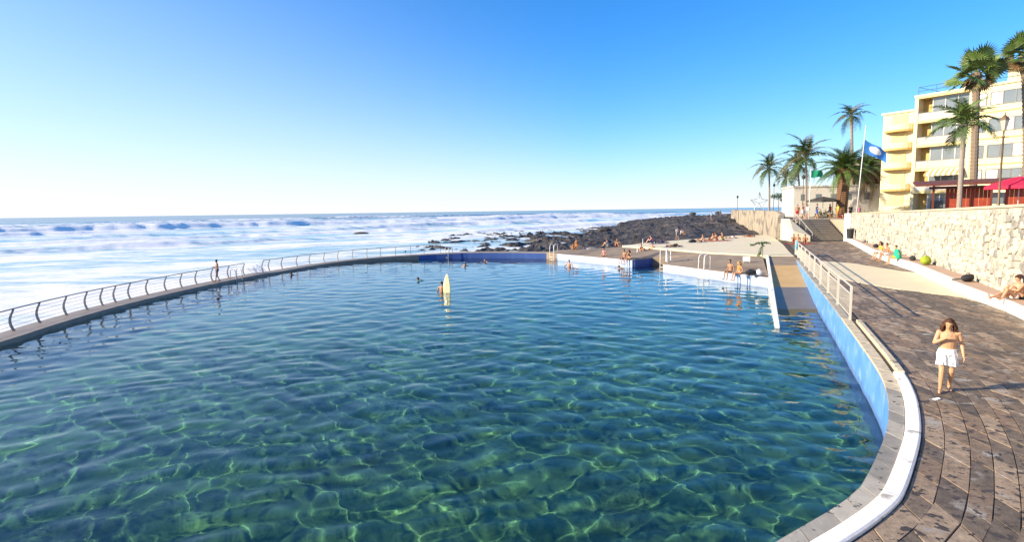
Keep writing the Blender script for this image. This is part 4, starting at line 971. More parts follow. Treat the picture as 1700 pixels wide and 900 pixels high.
# windswept group at the left
for (x, y, yb, Y, sc, lb_, wnd) in ((1277, 279, 346, 100, 1.25, 'leftmost slim palm of the windswept group', .6), (1305, 296, 346, 122, 1.15, 'small slim palm farthest back in the windswept group', .4),
                                (1324, 275, 350, 86, 1.2, 'greyish thin-crowned palm leaning left of the bushier palm', .6), (1338, 262, 352, 80, 1.45, 'bushy windblown palm left of the green flag', .8)):
    p = atY(x + (4 if x == 1324 else 0), yb, Y); q = atY(x, y, Y); palm('palm_tree', (p.x, p.y, 2.28), q, .17, .12, MT['trunk_grey'], crown(rg, 19, FG, -45, 78, sc * 1.1, wnd), lb_, 'palm tree', bulge=.08)

# ------------------------------------------------------------------ shrubs along the upper promenade
def shrub(x, y, Y, w_, h, m, label, seed, n=260):
    p = atY(x, y, Y); rg = random.Random(seed); t0 = empty('shrub', (p.x, p.y, upz(p.x, p.y) - .1), label=label, cat='shrub'); mb = MB()
    for k in range(n):
        a = rg.uniform(0, 6.28); f = rg.random() ** .5; c = Vector((math.cos(a) * f * w_, math.sin(a) * f * w_ * .6, h * rg.uniform(.15, 1) * (1 - .5 * f * f)))
        d_ = Vector((rg.gauss(0, 1), rg.gauss(0, 1), rg.gauss(.4, .7))).normalized(); s_ = d_.cross(Vector((rg.gauss(0, 1), rg.gauss(0, 1), rg.gauss(0, 1)))).normalized() * rg.uniform(.05, .09); L_ = rg.uniform(.2, .4)
        mb.add([c - s_, c + s_, c + d_ * L_], [(0, 1, 2)]) if k % 2 else mb.add([c, c + d_ * L_ * .5 + s_, c + d_ * L_, c + d_ * L_ * .5 - s_], [(0, 1, 2, 3)])
    mb.obj('foliage', m, t0); mb = MB()
    for k in range(7): mb.tube([(0, 0, 0), (rg.uniform(-.5, .5) * w_, rg.uniform(-.3, .3) * w_, h * .7)], .02, 4)
    mb.obj('stem', MT['trunk'], t0)
shrub(1456, 350, 62, 1.5, 1.0, MT['frond'], 'green shrub on the upper promenade left of the kiosk', 1)
shrub(1478, 352, 60, 1.0, .6, MT['frond_dark'], 'low dark shrub nearest the kiosk side', 2)
shrub(1432, 352, 68, .9, 1.1, MT['frond'], 'shrub right of the date palm trunk', 3)
shrub(1368, 352, 74, 1.2, 1.2, MT['frond_grey'], 'olive shrub below the dark parasol', 4)
shrub(1275, 345, 108, 1.4, .9, MT['frond_dark'], 'dark bush far along the sea wall', 5)
shrub(1300, 345, 104, 1.1, .9, MT['frond_grey'], 'yellowish bush between the far palms', 6)
def round_tree(x, y, Y, r, label, seed):
    p = atY(x, 346, Y); c = atY(x, y, Y); rg = random.Random(seed); t0 = empty('small_tree', (p.x, p.y, 2.28), label=label, cat='tree'); rel = c - Vector(t0.location)
    mb = MB(); mb.tube([(0, 0, 0), (.05, 0, rel.z * .6), (0, 0, rel.z)], [.09, .06, .03], 6); mb.obj('trunk', MT['trunk'], t0); mb = MB()
    for k in range(420):
        d0 = Vector((rg.gauss(0, 1), rg.gauss(0, 1), rg.gauss(0, .55))).normalized() * r * rg.random() ** .4; d0.z *= .55; c_ = rel + d0
        d_ = Vector((rg.gauss(0, 1), rg.gauss(0, 1), rg.gauss(0, 1))).normalized(); s_ = d_.orthogonal().normalized() * .08; mb.add([c_ - s_, c_ + d_ * .15, c_ + s_, c_ - d_ * .15], [(0, 1, 2, 3)])
    mb.obj('crown', MT['frond_dark'], t0)
round_tree(1292, 326, 106, 1.3, 'small round dark tree between the two left palms', 1)
round_tree(1304, 332, 104, .9, 'smaller dark tree right of the round one', 2)
# ------------------------------------------------------------------ people: one continuous body each, hair and clothing as children
SKIN = [pm('skin_tan', (.42, .22, .125), (.36, .185, .10), 6, .5), pm('skin_fair', (.56, .31, .19), (.50, .27, .16), 6, .5), pm('skin_brown', (.34, .17, .095), (.29, .145, .08), 6, .5)]
HAIR = [pm('dark_hair', (.035, .02, .012), (.06, .035, .02), 20, .6), pm('brown_hair', (.11, .042, .016), (.05, .02, .008), 34, .6), pm('fair_hair', (.45, .28, .1), (.35, .2, .07), 20, .6)]
def cloth(name, c): return pm(name, c, tuple(x * .8 for x in c), 6, .85)
CL = {k: cloth(k + '_cloth', c) for k, c in dict(white=(.8, .8, .82), black=(.03, .03, .035), red=(.5, .05, .04), blue=(.06, .12, .4), green=(.02, .42, .25), orange=(.75, .25, .03), yellow=(.75, .55, .05), navy=(.03, .05, .16), teal=(.03, .32, .32), pink=(.6, .22, .28), grey=(.3, .3, .3)).items()}
V = Vector
def ring_loft(mb, rings, n=12):           # rings: (centre, side axis, front axis, rx, ry)
    vs = []
    for c, a, b_, rx, ry in rings:
        for j in range(n):
            t_ = 2 * math.pi * j / n; vs.append(c + a * rx * math.cos(t_) + b_ * ry * math.sin(t_))
    m_ = len(rings)
    fs = [(i * n + j, i * n + (j + 1) % n, (i + 1) * n + (j + 1) % n, (i + 1) * n + j) for i in range(m_ - 1) for j in range(n)] + [tuple(range(n))[::-1], tuple(range((m_ - 1) * n, m_ * n))]
    mb.add(vs, fs)
def capsule(mb, a, b_, r0, r1, n=10):
    a, b_ = V(a), V(b_); d_ = (b_ - a).normalized(); sx_ = d_.orthogonal().normalized(); sy_ = d_.cross(sx_); R_ = []
    for k in range(4): t_ = math.pi / 2 * k / 4; R_.append((a - d_ * r0 * math.cos(t_), sx_, sy_, r0 * max(.08, math.sin(t_)), r0 * max(.08, math.sin(t_))))
    R_ += [(a, sx_, sy_, r0, r0), (a.lerp(b_, .33), sx_, sy_, r0 * .6 + r1 * .4 + .003, r0 * .6 + r1 * .4 + .003), (b_, sx_, sy_, r1, r1)]
    for k in range(1, 5): t_ = math.pi / 2 * k / 4; R_.append((b_ + d_ * r1 * math.sin(t_), sx_, sy_, r1 * max(.08, math.cos(t_)), r1 * max(.08, math.cos(t_))))
    ring_loft(mb, R_, n)
def sp(pts): return [V(p) for p in pts]
BASE = dict(pel=(0, 0, .95), che=(0, .01, 1.27), nek=(0, -.005, 1.47), hed=(0, .025, 1.63), shr=(.185, 0, 1.41), shl=(-.185, 0, 1.41), elr=(.24, -.03, 1.13), ell=(-.24, -.03, 1.13), wrr=(.25, .07, .88), wrl=(-.25, .07, .88),
            hir=(.095, 0, .90), hil=(-.095, 0, .90), knr=(.10, .03, .49), knl=(-.10, .03, .49), anr=(.10, -.02, .085), anl=(-.10, -.02, .085), tor=(.125, .17, .03), tol=(-.125, .17, .03), look=(0, 1, 0))
def P_(**k): d = dict(BASE); d.update(k); return {a: V(b_) for a, b_ in d.items()}
POSES = dict(
    stand=P_(),
    stand2=P_(elr=(.27, .05, 1.15), wrr=(.12, .28, 1.18), knl=(-.11, .10, .50), anl=(-.11, .16, .10), tol=(-.13, .35, .05), anr=(.1, -.14, .085), tor=(.12, .04, .03)),
    kid=P_(pel=(.01, 0, .94), hed=(.01, .05, 1.62), nek=(.01, 0, 1.46), elr=(.27, .10, 1.17), wrr=(.06, .24, 1.33), ell=(-.26, -.03, 1.14), wrl=(-.29, .10, .90), knr=(.10, .11, .50), anr=(.11, .13, .09), tor=(.14, .33, .03), knl=(-.09, .02, .49), anl=(-.09, -.20, .10), tol=(-.11, -.02, .03), look=(.1, 1, -.25)),
    wade=P_(elr=(.36, .12, 1.2), wrr=(.42, .3, 1.05), ell=(-.36, .12, 1.2), wrl=(-.42, .3, 1.05)),
    board=P_(elr=(.33, .12, 1.2), wrr=(.36, .34, 1.22), ell=(-.30, -.05, 1.15), wrl=(-.30, .1, .92)),
    edge=P_(pel=(0, 0, .10), che=(0, .02, .43), nek=(0, .05, .62), hed=(0, .09, .78), shr=(.185, .03, .56), shl=(-.185, .03, .56), elr=(.27, -.04, .31), ell=(-.27, -.04, .31), wrr=(.23, .12, .1), wrl=(-.23, .12, .1), hir=(.095, .02, .09), hil=(-.095, .02, .09), knr=(.11, .44, .10), knl=(-.11, .44, .10), anr=(.11, .50, -.32), anl=(-.11, .47, -.32), tor=(.13, .66, -.40), tol=(-.13, .63, -.40)),
    knees=P_(pel=(0, 0, .11), che=(0, .05, .42), nek=(0, .12, .60), hed=(0, .18, .76), shr=(.18, .1, .54), shl=(-.18, .1, .54), elr=(.27, .28, .36), ell=(-.27, .28, .36), wrr=(.10, .47, .36), wrl=(-.10, .47, .36), hir=(.095, .02, .1), hil=(-.095, .02, .1), knr=(.13, .40, .48), knl=(-.13, .40, .48), anr=(.12, .66, .085), anl=(-.12, .66, .085), tor=(.13, .86, .03), tol=(-.13, .86, .03)),
    lean=P_(pel=(0, 0, .11), che=(0, -.13, .42), nek=(0, -.19, .60), hed=(0, -.19, .77), shr=(.18, -.18, .54), shl=(-.18, -.18, .54), elr=(.26, -.40, .32), ell=(-.26, -.40, .32), wrr=(.24, -.46, .05), wrl=(-.24, -.46, .05), hir=(.095, .02, .1), hil=(-.095, .02, .1), knr=(.11, .44, .20), knl=(-.11, .42, .38), anr=(.11, .85, .07), anl=(-.11, .62, .085), tor=(.14, .92, .22), tol=(-.12, .80, .03)),
    lie=P_(pel=(0, 0, .12), che=(0, -.34, .13), nek=(0, -.53, .12), hed=(0, -.70, .13), shr=(.19, -.47, .12), shl=(-.19, -.47, .12), elr=(.30, -.24, .07), ell=(-.30, -.24, .07), wrr=(.28, .0, .05), wrl=(-.28, .0, .05), hir=(.095, .03, .12), hil=(-.095, .03, .12), knr=(.12, .44, .14), knl=(-.12, .43, .30), anr=(.13, .86, .08), anl=(-.12, .66, .07), tor=(.16, .93, .22), tol=(-.13, .84, .03), look=(0, 0, 1)),
    swim=P_(pel=(0, -.45, -.16), che=(0, -.12, -.07), nek=(0, .05, .02), hed=(0, .16, .12), shr=(.19, .02, -.04), shl=(-.19, .02, -.04), elr=(.36, .22, -.06), ell=(-.36, .22, -.06), wrr=(.30, .46, -.02), wrl=(-.30, .46, -.10), hir=(.095, -.50, -.17), hil=(-.095, -.50, -.17), knr=(.14, -.90, -.24), knl=(-.14, -.90, -.20), anr=(.14, -1.28, -.28), anl=(-.15, -1.26, -.14), tor=(.16, -1.45, -.34), tol=(-.16, -1.42, -.22)))
def build_body(J, hands=True, voxel=.013, slim=1.0, kid=False):
    mb = MB(); up_t = (J['nek'] - J['pel']).normalized(); side = (J['shr'] - J['shl']).normalized(); hs_ = (J['hir'] - J['hil']).normalized(); fr = side.cross(up_t).normalized() * -1
    ff = lambda s_: up_t.cross(s_).normalized()
    bt = J['pel'] - up_t * .09; k = slim
    ring_loft(mb, [(bt, hs_, ff(hs_), .07, .06), (bt + up_t * .03, hs_, ff(hs_), .15 * k, .105 * k), (J['pel'], hs_, ff(hs_), .165 * k, .115 * k), (J['pel'].lerp(J['che'], .42), side, ff(side), .138 * k, .10 * k), (J['pel'].lerp(J['che'], .75), side, ff(side), .152 * k, .108 * k),
                   (J['che'], side, ff(side), .172 * k, .115 * k), (J['che'].lerp(J['nek'], .55), side, ff(side), .172 * k, .10 * k), (J['che'].lerp(J['nek'], .85), side, ff(side), .11 * k, .075 * k), (J['nek'], side, ff(side), .056, .056)], 14)
    hr_ = .118 if kid else .112
    capsule(mb, J['nek'] - up_t * .05, J['hed'] - up_t * .03, .056 * k, .052)
    look = J['look'].normalized(); hup = (J['hed'] - J['nek']).normalized()
    if abs(look.dot(hup)) > .9: hup = V((0, -1, 0)) if abs(look.z) > .9 else V((0, 0, 1))
    hx = look.cross(hup).normalized(); hy = (look - hup * look.dot(hup)).normalized(); rot = Matrix((hx, hy, hup)).transposed(); c = J['hed']
    mb.ell(c + hup * .02, (hr_ * .68, hr_ * .84, hr_ * .92), 14, 10, rot)                        # skull
    mb.ell(c + hy * .018 - hup * .045, (hr_ * .54, hr_ * .62, hr_ * .70), 12, 8, rot)             # jaw
    mb.ell(c + hy * hr_ * .84 - hup * .012, (.013, .018, .022), 8, 6, rot)                        # nose
    for s_ in (-1, 1): mb.ell(c + hx * s_ * hr_ * .68 - hup * .005, (.010, .020, .030), 8, 6, rot)  # ears
    for q, s_ in (('r', 1), ('l', -1)):
        sh, el, wr = J['sh' + q], J['el' + q], J['wr' + q]; hi, kn, an, to = J['hi' + q], J['kn' + q], J['an' + q], J['to' + q]
        capsule(mb, J['che'].lerp(sh, .6) + up_t * .02, sh, .062 * k, .056 * k); capsule(mb, sh, el, .052 * k, .040 * k); capsule(mb, el, wr, .041 * k, .026 * k)
        capsule(mb, hi, kn, .086 * k, .055 * k); capsule(mb, kn, an, .056 * k, .034 * k); capsule(mb, kn.lerp(an, .12), kn.lerp(an, .45) , .054 * k, .045 * k)
        heel = an + (an - kn).normalized() * .03 - (to - an).normalized() * .02
        capsule(mb, heel, to.lerp(an, .25), .036, .034); capsule(mb, to.lerp(an, .35), to, .036, .022)
        d_ = (wr - el).normalized(); pl = (up_t - d_ * up_t.dot(d_)); pl = pl.normalized() if pl.length > .1 else fr
        # palm faces the body; fingers spread across pl x d
        ac = (fr - d_ * fr.dot(d_)); ac = ac.normalized() if ac.length > .2 else pl.cross(d_).normalized()
        nrm = d_.cross(ac).normalized()
        pc = wr + d_ * .045; ring_loft(mb, [(wr - d_ * .01, ac, nrm, .026, .020), (wr + d_ * .03, ac, nrm, .036, .017), (wr + d_ * .075, ac, nrm, .040, .015), (wr + d_ * .092, ac, nrm, .034, .012)], 10)
        if hands:
            for j, (off, ln) in enumerate(((.030, .062), (.010, .072), (-.010, .068), (-.029, .052))):
                b0 = wr + d_ * .08 + ac * off; m1 = b0 + d_ * ln * .55 + nrm * (-.006 * s_); tip = m1 + (d_ * .8 - nrm * .55 * s_).normalized() * ln * .5
                capsule(mb, b0, m1, .0098, .009, 7); capsule(mb, m1, tip, .009, .0075, 7)
            t0_ = wr + d_ * .025 + ac * .03; t1 = t0_ + (d_ * .55 + ac * .75).normalized() * .042; t2 = t1 + (d_ * .85 + ac * .25).normalized() * .03
            capsule(mb, t0_, t1, .013, .011, 7); capsule(mb, t1, t2, .011, .009, 7)
    return remesh(mb, voxel), (c, rot, hr_)
def remesh(mb, voxel, smooth=4, f=.5):
    me = mb.mesh('tmp', None); o = bpy.data.objects.new('tmp', me); COL.objects.link(o)
    r_ = o.modifiers.new('r', 'REMESH'); r_.mode = 'VOXEL'; r_.voxel_size = voxel; r_.use_smooth_shade = True
    s_ = o.modifiers.new('s', 'SMOOTH'); s_.iterations = smooth; s_.factor = f
    dg = bpy.context.evaluated_depsgraph_get(); out = bpy.data.meshes.new_from_object(o.evaluated_get(dg)); bpy.data.objects.remove(o); bpy.data.meshes.remove(me)
    out.polygons.foreach_set('use_smooth', [True] * len(out.polygons)); return out
def build_hair(head, long=False, seed=0, voxel=.012):
    c, rot, h = head; mb = MB(); rg = random.Random(seed)
    mb.ell(c + rot @ V((0, -.012, .035)), (h * .76, h * .90, h * .90), 14, 10, rot)
    if long:
        for k in range(95):
            a = R(rg.uniform(120, 420)); px_, py_ = math.cos(a), math.sin(a)
            if py_ > .55: continue
            s0_ = c + rot @ V((px_ * h * .7, py_ * h * .8 - .01, rg.uniform(.0, .08))); e_ = c + rot @ V((px_ * h * rg.uniform(.9, 1.35), py_ * h * 1.0 - .02, rg.uniform(-.24, -.10)))
            m_ = s0_.lerp(e_, .5) + rot @ V((px_ * .035, py_ * .03, 0)); capsule(mb, s0_, m_, .016, .017, 7); e2_ = m_.lerp(e_, .5) + rot @ V((rg.uniform(-.025, .025), rg.uniform(-.025, .025), 0)); capsule(mb, m_, e2_, .017, .015, 7); capsule(mb, e2_, e_, .015, .008, 7)
    me = remesh(mb, voxel, 1, .3)
    # cut away hair in front of the face
    bm = bmesh.new(); bm.from_mesh(me); ri = rot.inverted()
    dl = [v for v in bm.verts if (lambda q: q.y > .028 and q.z < .064 + .25 * max(0, q.y - .06))(ri @ (v.co - c)) and abs((ri @ (v.co - c)).x) < h * (.62 if long else .9)]
    bmesh.ops.delete(bm, geom=dl, context='VERTS')
    for v in bm.verts: v.co += V((rg.gauss(0, 1), rg.gauss(0, 1), rg.gauss(0, 1))) * (.0035 if long else .0015)
    bm.to_mesh(me); bm.free(); return me
def build_shorts(J, slim, voxel=.012, length=.62, grow=.022):
    mb = MB(); up_t = (J['che'] - J['pel']).normalized(); hs_ = (J['hir'] - J['hil']).normalized(); f_ = up_t.cross(hs_).normalized(); k = slim
    ring_loft(mb, [(J['pel'] - up_t * .10, hs_, f_, .12 * k, .10 * k), (J['pel'] - up_t * .04, hs_, f_, .175 * k + grow, .115 * k + grow), (J['pel'] + up_t * .05, hs_, f_, .16 * k + grow * .8, .108 * k + grow * .8), (J['pel'] + up_t * .10, hs_, f_, .145 * k + grow * .6, .10 * k + grow * .6)], 14)
    for q in 'rl':
        a, b_ = J['hi' + q], J['hi' + q].lerp(J['kn' + q], length); d_ = (b_ - a).normalized(); s_ = hs_ - d_ * hs_.dot(d_); s_.normalize(); t_ = d_.cross(s_)
        ring_loft(mb, [(a - d_ * .02, s_, t_, .075 * k + grow, .085 * k + grow), (a.lerp(b_, .5), s_, t_, .082 * k + grow, .086 * k + grow), (b_, s_, t_, .084 * k + grow * 1.3, .088 * k + grow * 1.3)], 12)
    return remesh(mb, voxel, 3)
def build_top(J, slim, voxel=.013, grow=.014, low=.35):
    mb = MB(); up_t = (J['nek'] - J['pel']).normalized(); s_ = (J['shr'] - J['shl']).normalized(); f_ = up_t.cross(s_).normalized(); k = slim
    ring_loft(mb, [(J['pel'].lerp(J['che'], low), s_, f_, .14 * k + grow, .10 * k + grow), (J['pel'].lerp(J['che'], .75), s_, f_, .154 * k + grow, .11 * k + grow), (J['che'], s_, f_, .174 * k + grow, .117 * k + grow), (J['che'].lerp(J['nek'], .55), s_, f_, .174 * k + grow, .102 * k + grow), (J['che'].lerp(J['nek'], .8), s_, f_, .12 * k + grow, .08 * k + grow)], 14)
    if low < .3:
        for q in 'rl': capsule(mb, J['sh' + q], J['sh' + q].lerp(J['el' + q], .45), .056 * k + grow, .05 * k + grow)
    return remesh(mb, voxel, 3)
CACHE = {}
def parts_of(pose):
    if pose not in CACHE:
        J = POSES[pose]; b_, head = build_body(J, True, .014)
        CACHE[pose] = dict(body=b_, hair=build_hair(head), longhair=build_hair(head, True, 3), shorts=build_shorts(J, 1), briefs=build_shorts(J, 1, .014, .12, .012), shirt=build_top(J, 1, low=.1), bikini=build_top(J, 1, low=.72, grow=.008))
    return CACHE[pose]
def put(name, me, mat_, parent):
    o = bpy.data.objects.new(name, me); COL.objects.link(o); o.parent = parent
    if not me.materials: me.materials.append(mat_)
    o.material_slots[0].link = 'OBJECT'; o.material_slots[0].material = mat_; return o
def person(pose, loc, face, height, skin, hair, clothes, label, group=None, long=False):
    """face: direction in degrees on the ground, 0 = +x; clothes: list of (part, colour)"""
    pt = parts_of(pose); t0 = put('person', pt['body'], SKIN[skin], None); t0.location = loc; t0.rotation_euler.z = R(face - 90); s_ = height / 1.75; t0.scale = (s_, s_, s_)
    tag(t0, label, 'person', group)
    put('hair', pt['longhair' if long else 'hair'], HAIR[hair], t0)
    for part, c in clothes: put({'briefs': 'swimwear', 'shorts': 'shorts', 'shirt': 'shirt', 'bikini': 'bikini_top'}[part], pt[part], CL[c], t0)
    return t0
# the child walking on the promenade
J = POSES['kid']; bme, head = build_body(J, True, .0065, 1.06, True); kl = at(1569, 650)
kd_ = put('person', bme, pm('child_skin', (.56, .32, .18), (.50, .28, .15), 7, .5), None); kd_.location = kl; kd_.scale = (.865,) * 3; fdir = math.degrees(math.atan2(-kl.y, -kl.x)); kd_.rotation_euler.z = R(fdir + 6 - 90)
tag(kd_, 'child with curly brown hair in white shorts walking on the paving', 'person')
put('hair', build_hair(head, True, 5, .007), HAIR[1], kd_); sm_ = build_shorts(J, 1.0, .008, .66, .03)
for v_ in sm_.vertices:
    a_ = math.atan2(v_.co.y, v_.co.x - math.copysign(.09, v_.co.x)); lo_ = max(0, min(1, (1.02 - v_.co.z) / .2)); v_.co += v_.normal * (.010 * lo_ * math.sin(a_ * 7 + v_.co.z * 9) + .006 * math.sin(v_.co.z * 38 + a_ * 2) * lo_)
put('shorts', sm_, CL['white'], kd_)
c, rot, h_ = head
for s_ in (-1, 1):
    mb = MB(); mb.ell(c + rot @ V((s_ * .032, h_ * .74, .012)), (.014, .008, .009), 10, 6, rot); mb.obj('eye', CL['black'], kd_, smooth=True)
mb = MB(); mb.ell(c + rot @ V((0, h_ * .73, -.055)), (.022, .008, .006), 10, 6, rot); mb.obj('mouth', pm('lips', (.45, .13, .1)), kd_, smooth=True)

tocam = lambda p: math.degrees(math.atan2(-p.y, -p.x))
def sit(x, y, z, pose, face, *a, **k): return person(pose, at(x, y, z), face, *a, **k)
kang = math.degrees(math.atan2(kn.y, kn.x)); jang = math.degrees(math.atan2(jn.y, jn.x))
# on the pool edge
sit(1213, 453.5, -.50, 'edge', kang + 8, 1.75, 0, 0, [('briefs', 'black')], 'tanned person with dark hair sitting on the pool edge, feet in water')
sit(1228, 456.0, -.50, 'edge', kang - 10, 1.68, 1, 2, [('briefs', 'orange'), ('bikini', 'orange')], 'fair haired person in orange sitting on the pool edge beside the dark haired one', long=True)
sit(1037, 430.3, -.55, 'edge', jang, 1.72, 0, 1, [('briefs', 'navy')], 'left person of the pair sitting close together at the jetty tip')
sit(1045, 431.2, -.55, 'edge', jang - 5, 1.68, 1, 1, [('briefs', 'black'), ('bikini', 'black')], 'right person of the pair sitting close together at the jetty tip', long=True)
sit(1003, 426.0, -.55, 'edge', jang + 10, 1.6, 1, 0, [('briefs', 'pink'), ('bikini', 'pink')], 'person in pink sitting alone on the jetty edge')
# on the bathing deck
sit(1063, 420, -.45, 'knees', -60, 1.75, 0, 0, [('briefs', 'black')], 'tanned person sitting with knees up beside the thin jetty pole')
sit(1081, 418, -.40, 'lean', -150, 1.7, 0, 1, [('briefs', 'orange')], 'tanned person leaning back near the terrace tip')
sit(957, 416.0, -.52, 'stand2', -100, 1.25, 0, 1, [('shorts', 'orange')], 'child in orange standing on the far deck corner')
sit(951, 416.5, -.52, 'knees', -80, 1.6, 2, 0, [('shirt', 'orange')], 'crouched person in orange left of the standing child')
sit(973, 416, -.5, 'lie', 100, 1.7, 2, 0, [('shorts', 'navy'), ('shirt', 'navy')], 'person in dark clothes lying at the deck corner')
sit(1010, 409.5, -.35, 'knees', 150, 1.7, 1, 0, [('shirt', 'grey'), ('shorts', 'grey')], 'person in grey sitting beyond the jetty')
sit(1023, 409, -.20, 'knees', -70, 1.8, 0, 1, [('briefs', 'red')], 'person in red swimwear sitting at the terrace tip')
# on the terrace
sit(1083, 404, 0, 'knees', 170, 1.75, 1, 0, [('shirt', 'pink'), ('shorts', 'navy')], 'person in pink shirt sitting at the sea side of the terrace')
sit(1098, 403.5, 0, 'lie', 20, 1.75, 1, 0, [('shorts', 'navy')], 'sunbather lying behind the one in pink shirt')
sit(1118, 410, 0, 'lie', 15, 1.75, 2, 0, [('shorts', 'black')], 'dark sunbather lying alone in the middle of the terrace')
sit(1164, 402, 0, 'lean', 170, 1.75, 0, 0, [('briefs', 'black')], 'sunbather leaning back on the dark mat')
sit(1190, 399, 0, 'knees', 185, 1.85, 0, 0, [('briefs', 'red')], 'tallest person of the orange group on the terrace, seen from the side')
sit(1181, 400, 0, 'lean', 190, 1.75, 0, 1, [('briefs', 'orange')], 'left person of the orange group on the terrace')
sit(1201, 398.5, 0, 'knees', 150, 1.7, 1, 2, [('shorts', 'yellow')], 'right person of the orange group on the terrace')
sit(1214, 396, 0, 'lie', 10, 1.7, 1, 0, [('shorts', 'white')], 'sunbather in white shorts right of the orange group')
sit(1244, 393.5, 0, 'lie', 190, 1.75, 0, 1, [('briefs', 'red')], 'sunbather lying at the far right corner of the terrace')
# on the rocks
for x, y, ps, lb_, cl in ((1124, 391, 'stand2', 'person standing on the rocks just behind the terrace', 'white'), (1131, 391, 'knees', 'person crouching on the rocks beside the standing one', 'white'), (1181, 370, 'stand', 'small figure standing on the upper lava shore', 'white'), (1195, 368, 'stand2', 'figure on the lava shore nearest the far sea wall', 'grey')):
    p = at(x, y, .3); z = shore_z(p.x, p.y)
    for _ in range(4): p = at(x, y, z); z = shore_z(p.x, p.y)
    person(ps, (p.x, p.y, z + .08), -70, 1.7, 1, 0, [('shirt', cl), ('shorts', 'grey')], lb_)
# by the steps
sit(1312, 396, 0, 'stand2', -80, 1.7, 1, 0, [('shirt', 'white'), ('shorts', 'white')], 'person in white standing left of the cream wall block')
for x, y, ps, cl, lb_, hh in ((1317, 402, 'knees', 'red', 'person in red sitting left in the group at the cream wall', 0), (1325, 403, 'lean', 'orange', 'middle sunbather of the group at the foot of the cream wall', 1), (1336, 403, 'knees', 'orange', 'right sunbather of the group at the foot of the cream wall', 1)):
    sit(x, y, 0, ps, -110, 1.75, 0, hh, [('briefs', cl)], lb_)
# upper promenade
def up_person(x, Y, pose, face, h, sk, hr2, cl, lb_, zz=None): p = atY(x, 350, Y); person(pose, (p.x, p.y, zz if zz is not None else upz(p.x, p.y)), face, h, sk, hr2, cl, lb_)
up_person(1324, 70.5, 'stand', -100, 1.8, 0, 0, [('shorts', 'red')], 'bare-chested person at the left top of the cream wall')
up_person(1333, 70.5, 'stand2', -60, 1.85, 1, 1, [('shorts', 'white')], 'person in white shorts at the top of the cream wall')
up_person(1341, 71.5, 'stand', 200, 1.8, 0, 0, [('shirt', 'white'), ('shorts', 'grey')], 'person in white shirt left of the steps top')
up_person(1356, 70, 'stand2', -20, 1.85, 1, 0, [('shirt', 'navy'), ('shorts', 'blue')], 'person in dark blue walking above the steps')
up_person(1378, 73, 'stand', 180, 1.8, 2, 0, [('shirt', 'red'), ('shorts', 'grey')], 'person in brown red shirt below the dark parasol')
up_person(1391, 69.5, 'stand2', 170, 1.8, 0, 1, [('shirt', 'yellow'), ('shorts', 'orange')], 'person in yellow and orange at the foot of the date palm')
up_person(1397, 69.8, 'knees', -90, 1.75, 0, 0, [('shirt', 'red'), ('shorts', 'red')], 'person in red sitting under the date palm')
up_person(1412, 70, 'stand', -90, 1.7, 2, 0, [('shirt', 'black'), ('shorts', 'black')], 'person in black right of the date palm')
up_person(1426, 66, 'stand', -90, 1.6, 0, 0, [('shirt', 'pink'), ('shorts', 'pink')], 'person in pale pink by the wall end')
# on the ledge at the stone wall
lp = at(1466, 424, .47); ld = Vector((-.9, .42)); la_ = math.degrees(math.atan2(ld.y, ld.x))
person('edge', (at(1463, 421.5, .47)), la_ + 25, 1.7, 1, 0, [('shorts', 'white'), ('bikini', 'yellow')], 'person in yellow top sitting on the ledge left of the green towel', long=True)
person('edge', (at(1474, 424.5, .47)), la_ + 10, 1.65, 0, 0, [('shorts', 'white')], 'bare-chested person sitting on the ledge between the yellow top and green towel')
t_ = person('edge', (at(1489, 429.5, .47)), la_ + 5, 1.65, 1, 0, [('shorts', 'yellow'), ('shirt', 'green')], 'person wrapped in a bright green towel on the ledge')
J = POSES['edge']; mb = MB(); up_t = V((0, .1, 1)).normalized()
ring_loft(mb, [(V((0, -.03, .02)), V((1, 0, 0)), V((0, 1, 0)), .34, .24), (V((0, -.02, .2)), V((1, 0, 0)), V((0, 1, 0)), .33, .22), (V((0, 0, .42)), V((1, 0, 0)), V((0, 1, 0)), .28, .19), (V((0, .02, .58)), V((1, 0, 0)), V((0, 1, 0)), .23, .14), (V((0, .04, .65)), V((1, 0, 0)), V((0, 1, 0)), .09, .08)], 16)
put('towel', remesh(mb, .02, 2), CL['green'], t_)
person('lean', (at(1682, 497, .40)), la_ + 35, 1.75, 1, 1, [('briefs', 'white')], 'sunbather in a dark cap leaning back on the ledge, legs stretched out')
cp = bpy.context.scene.objects; sb = [o for o in bpy.data.objects if o.get('label', '').startswith('sunbather in a dark cap')][0]
mb = MB(); hd = POSES['lean']['hed']; mb.ell(hd + V((0, -.01, .06)), (.09, .105, .075), 14, 8); mb.ell(hd + V((0, .12, .05)), (.07, .08, .012), 12, 6); put('cap', mb.mesh('cap', None, True), pm('maroon_cap', (.10, .03, .03)), sb)
person('knees', (at(1697, 497, .40)), la_ + 10, 1.7, 1, 0, [('briefs', 'black')], 'second sunbather behind the capped one at the picture edge')
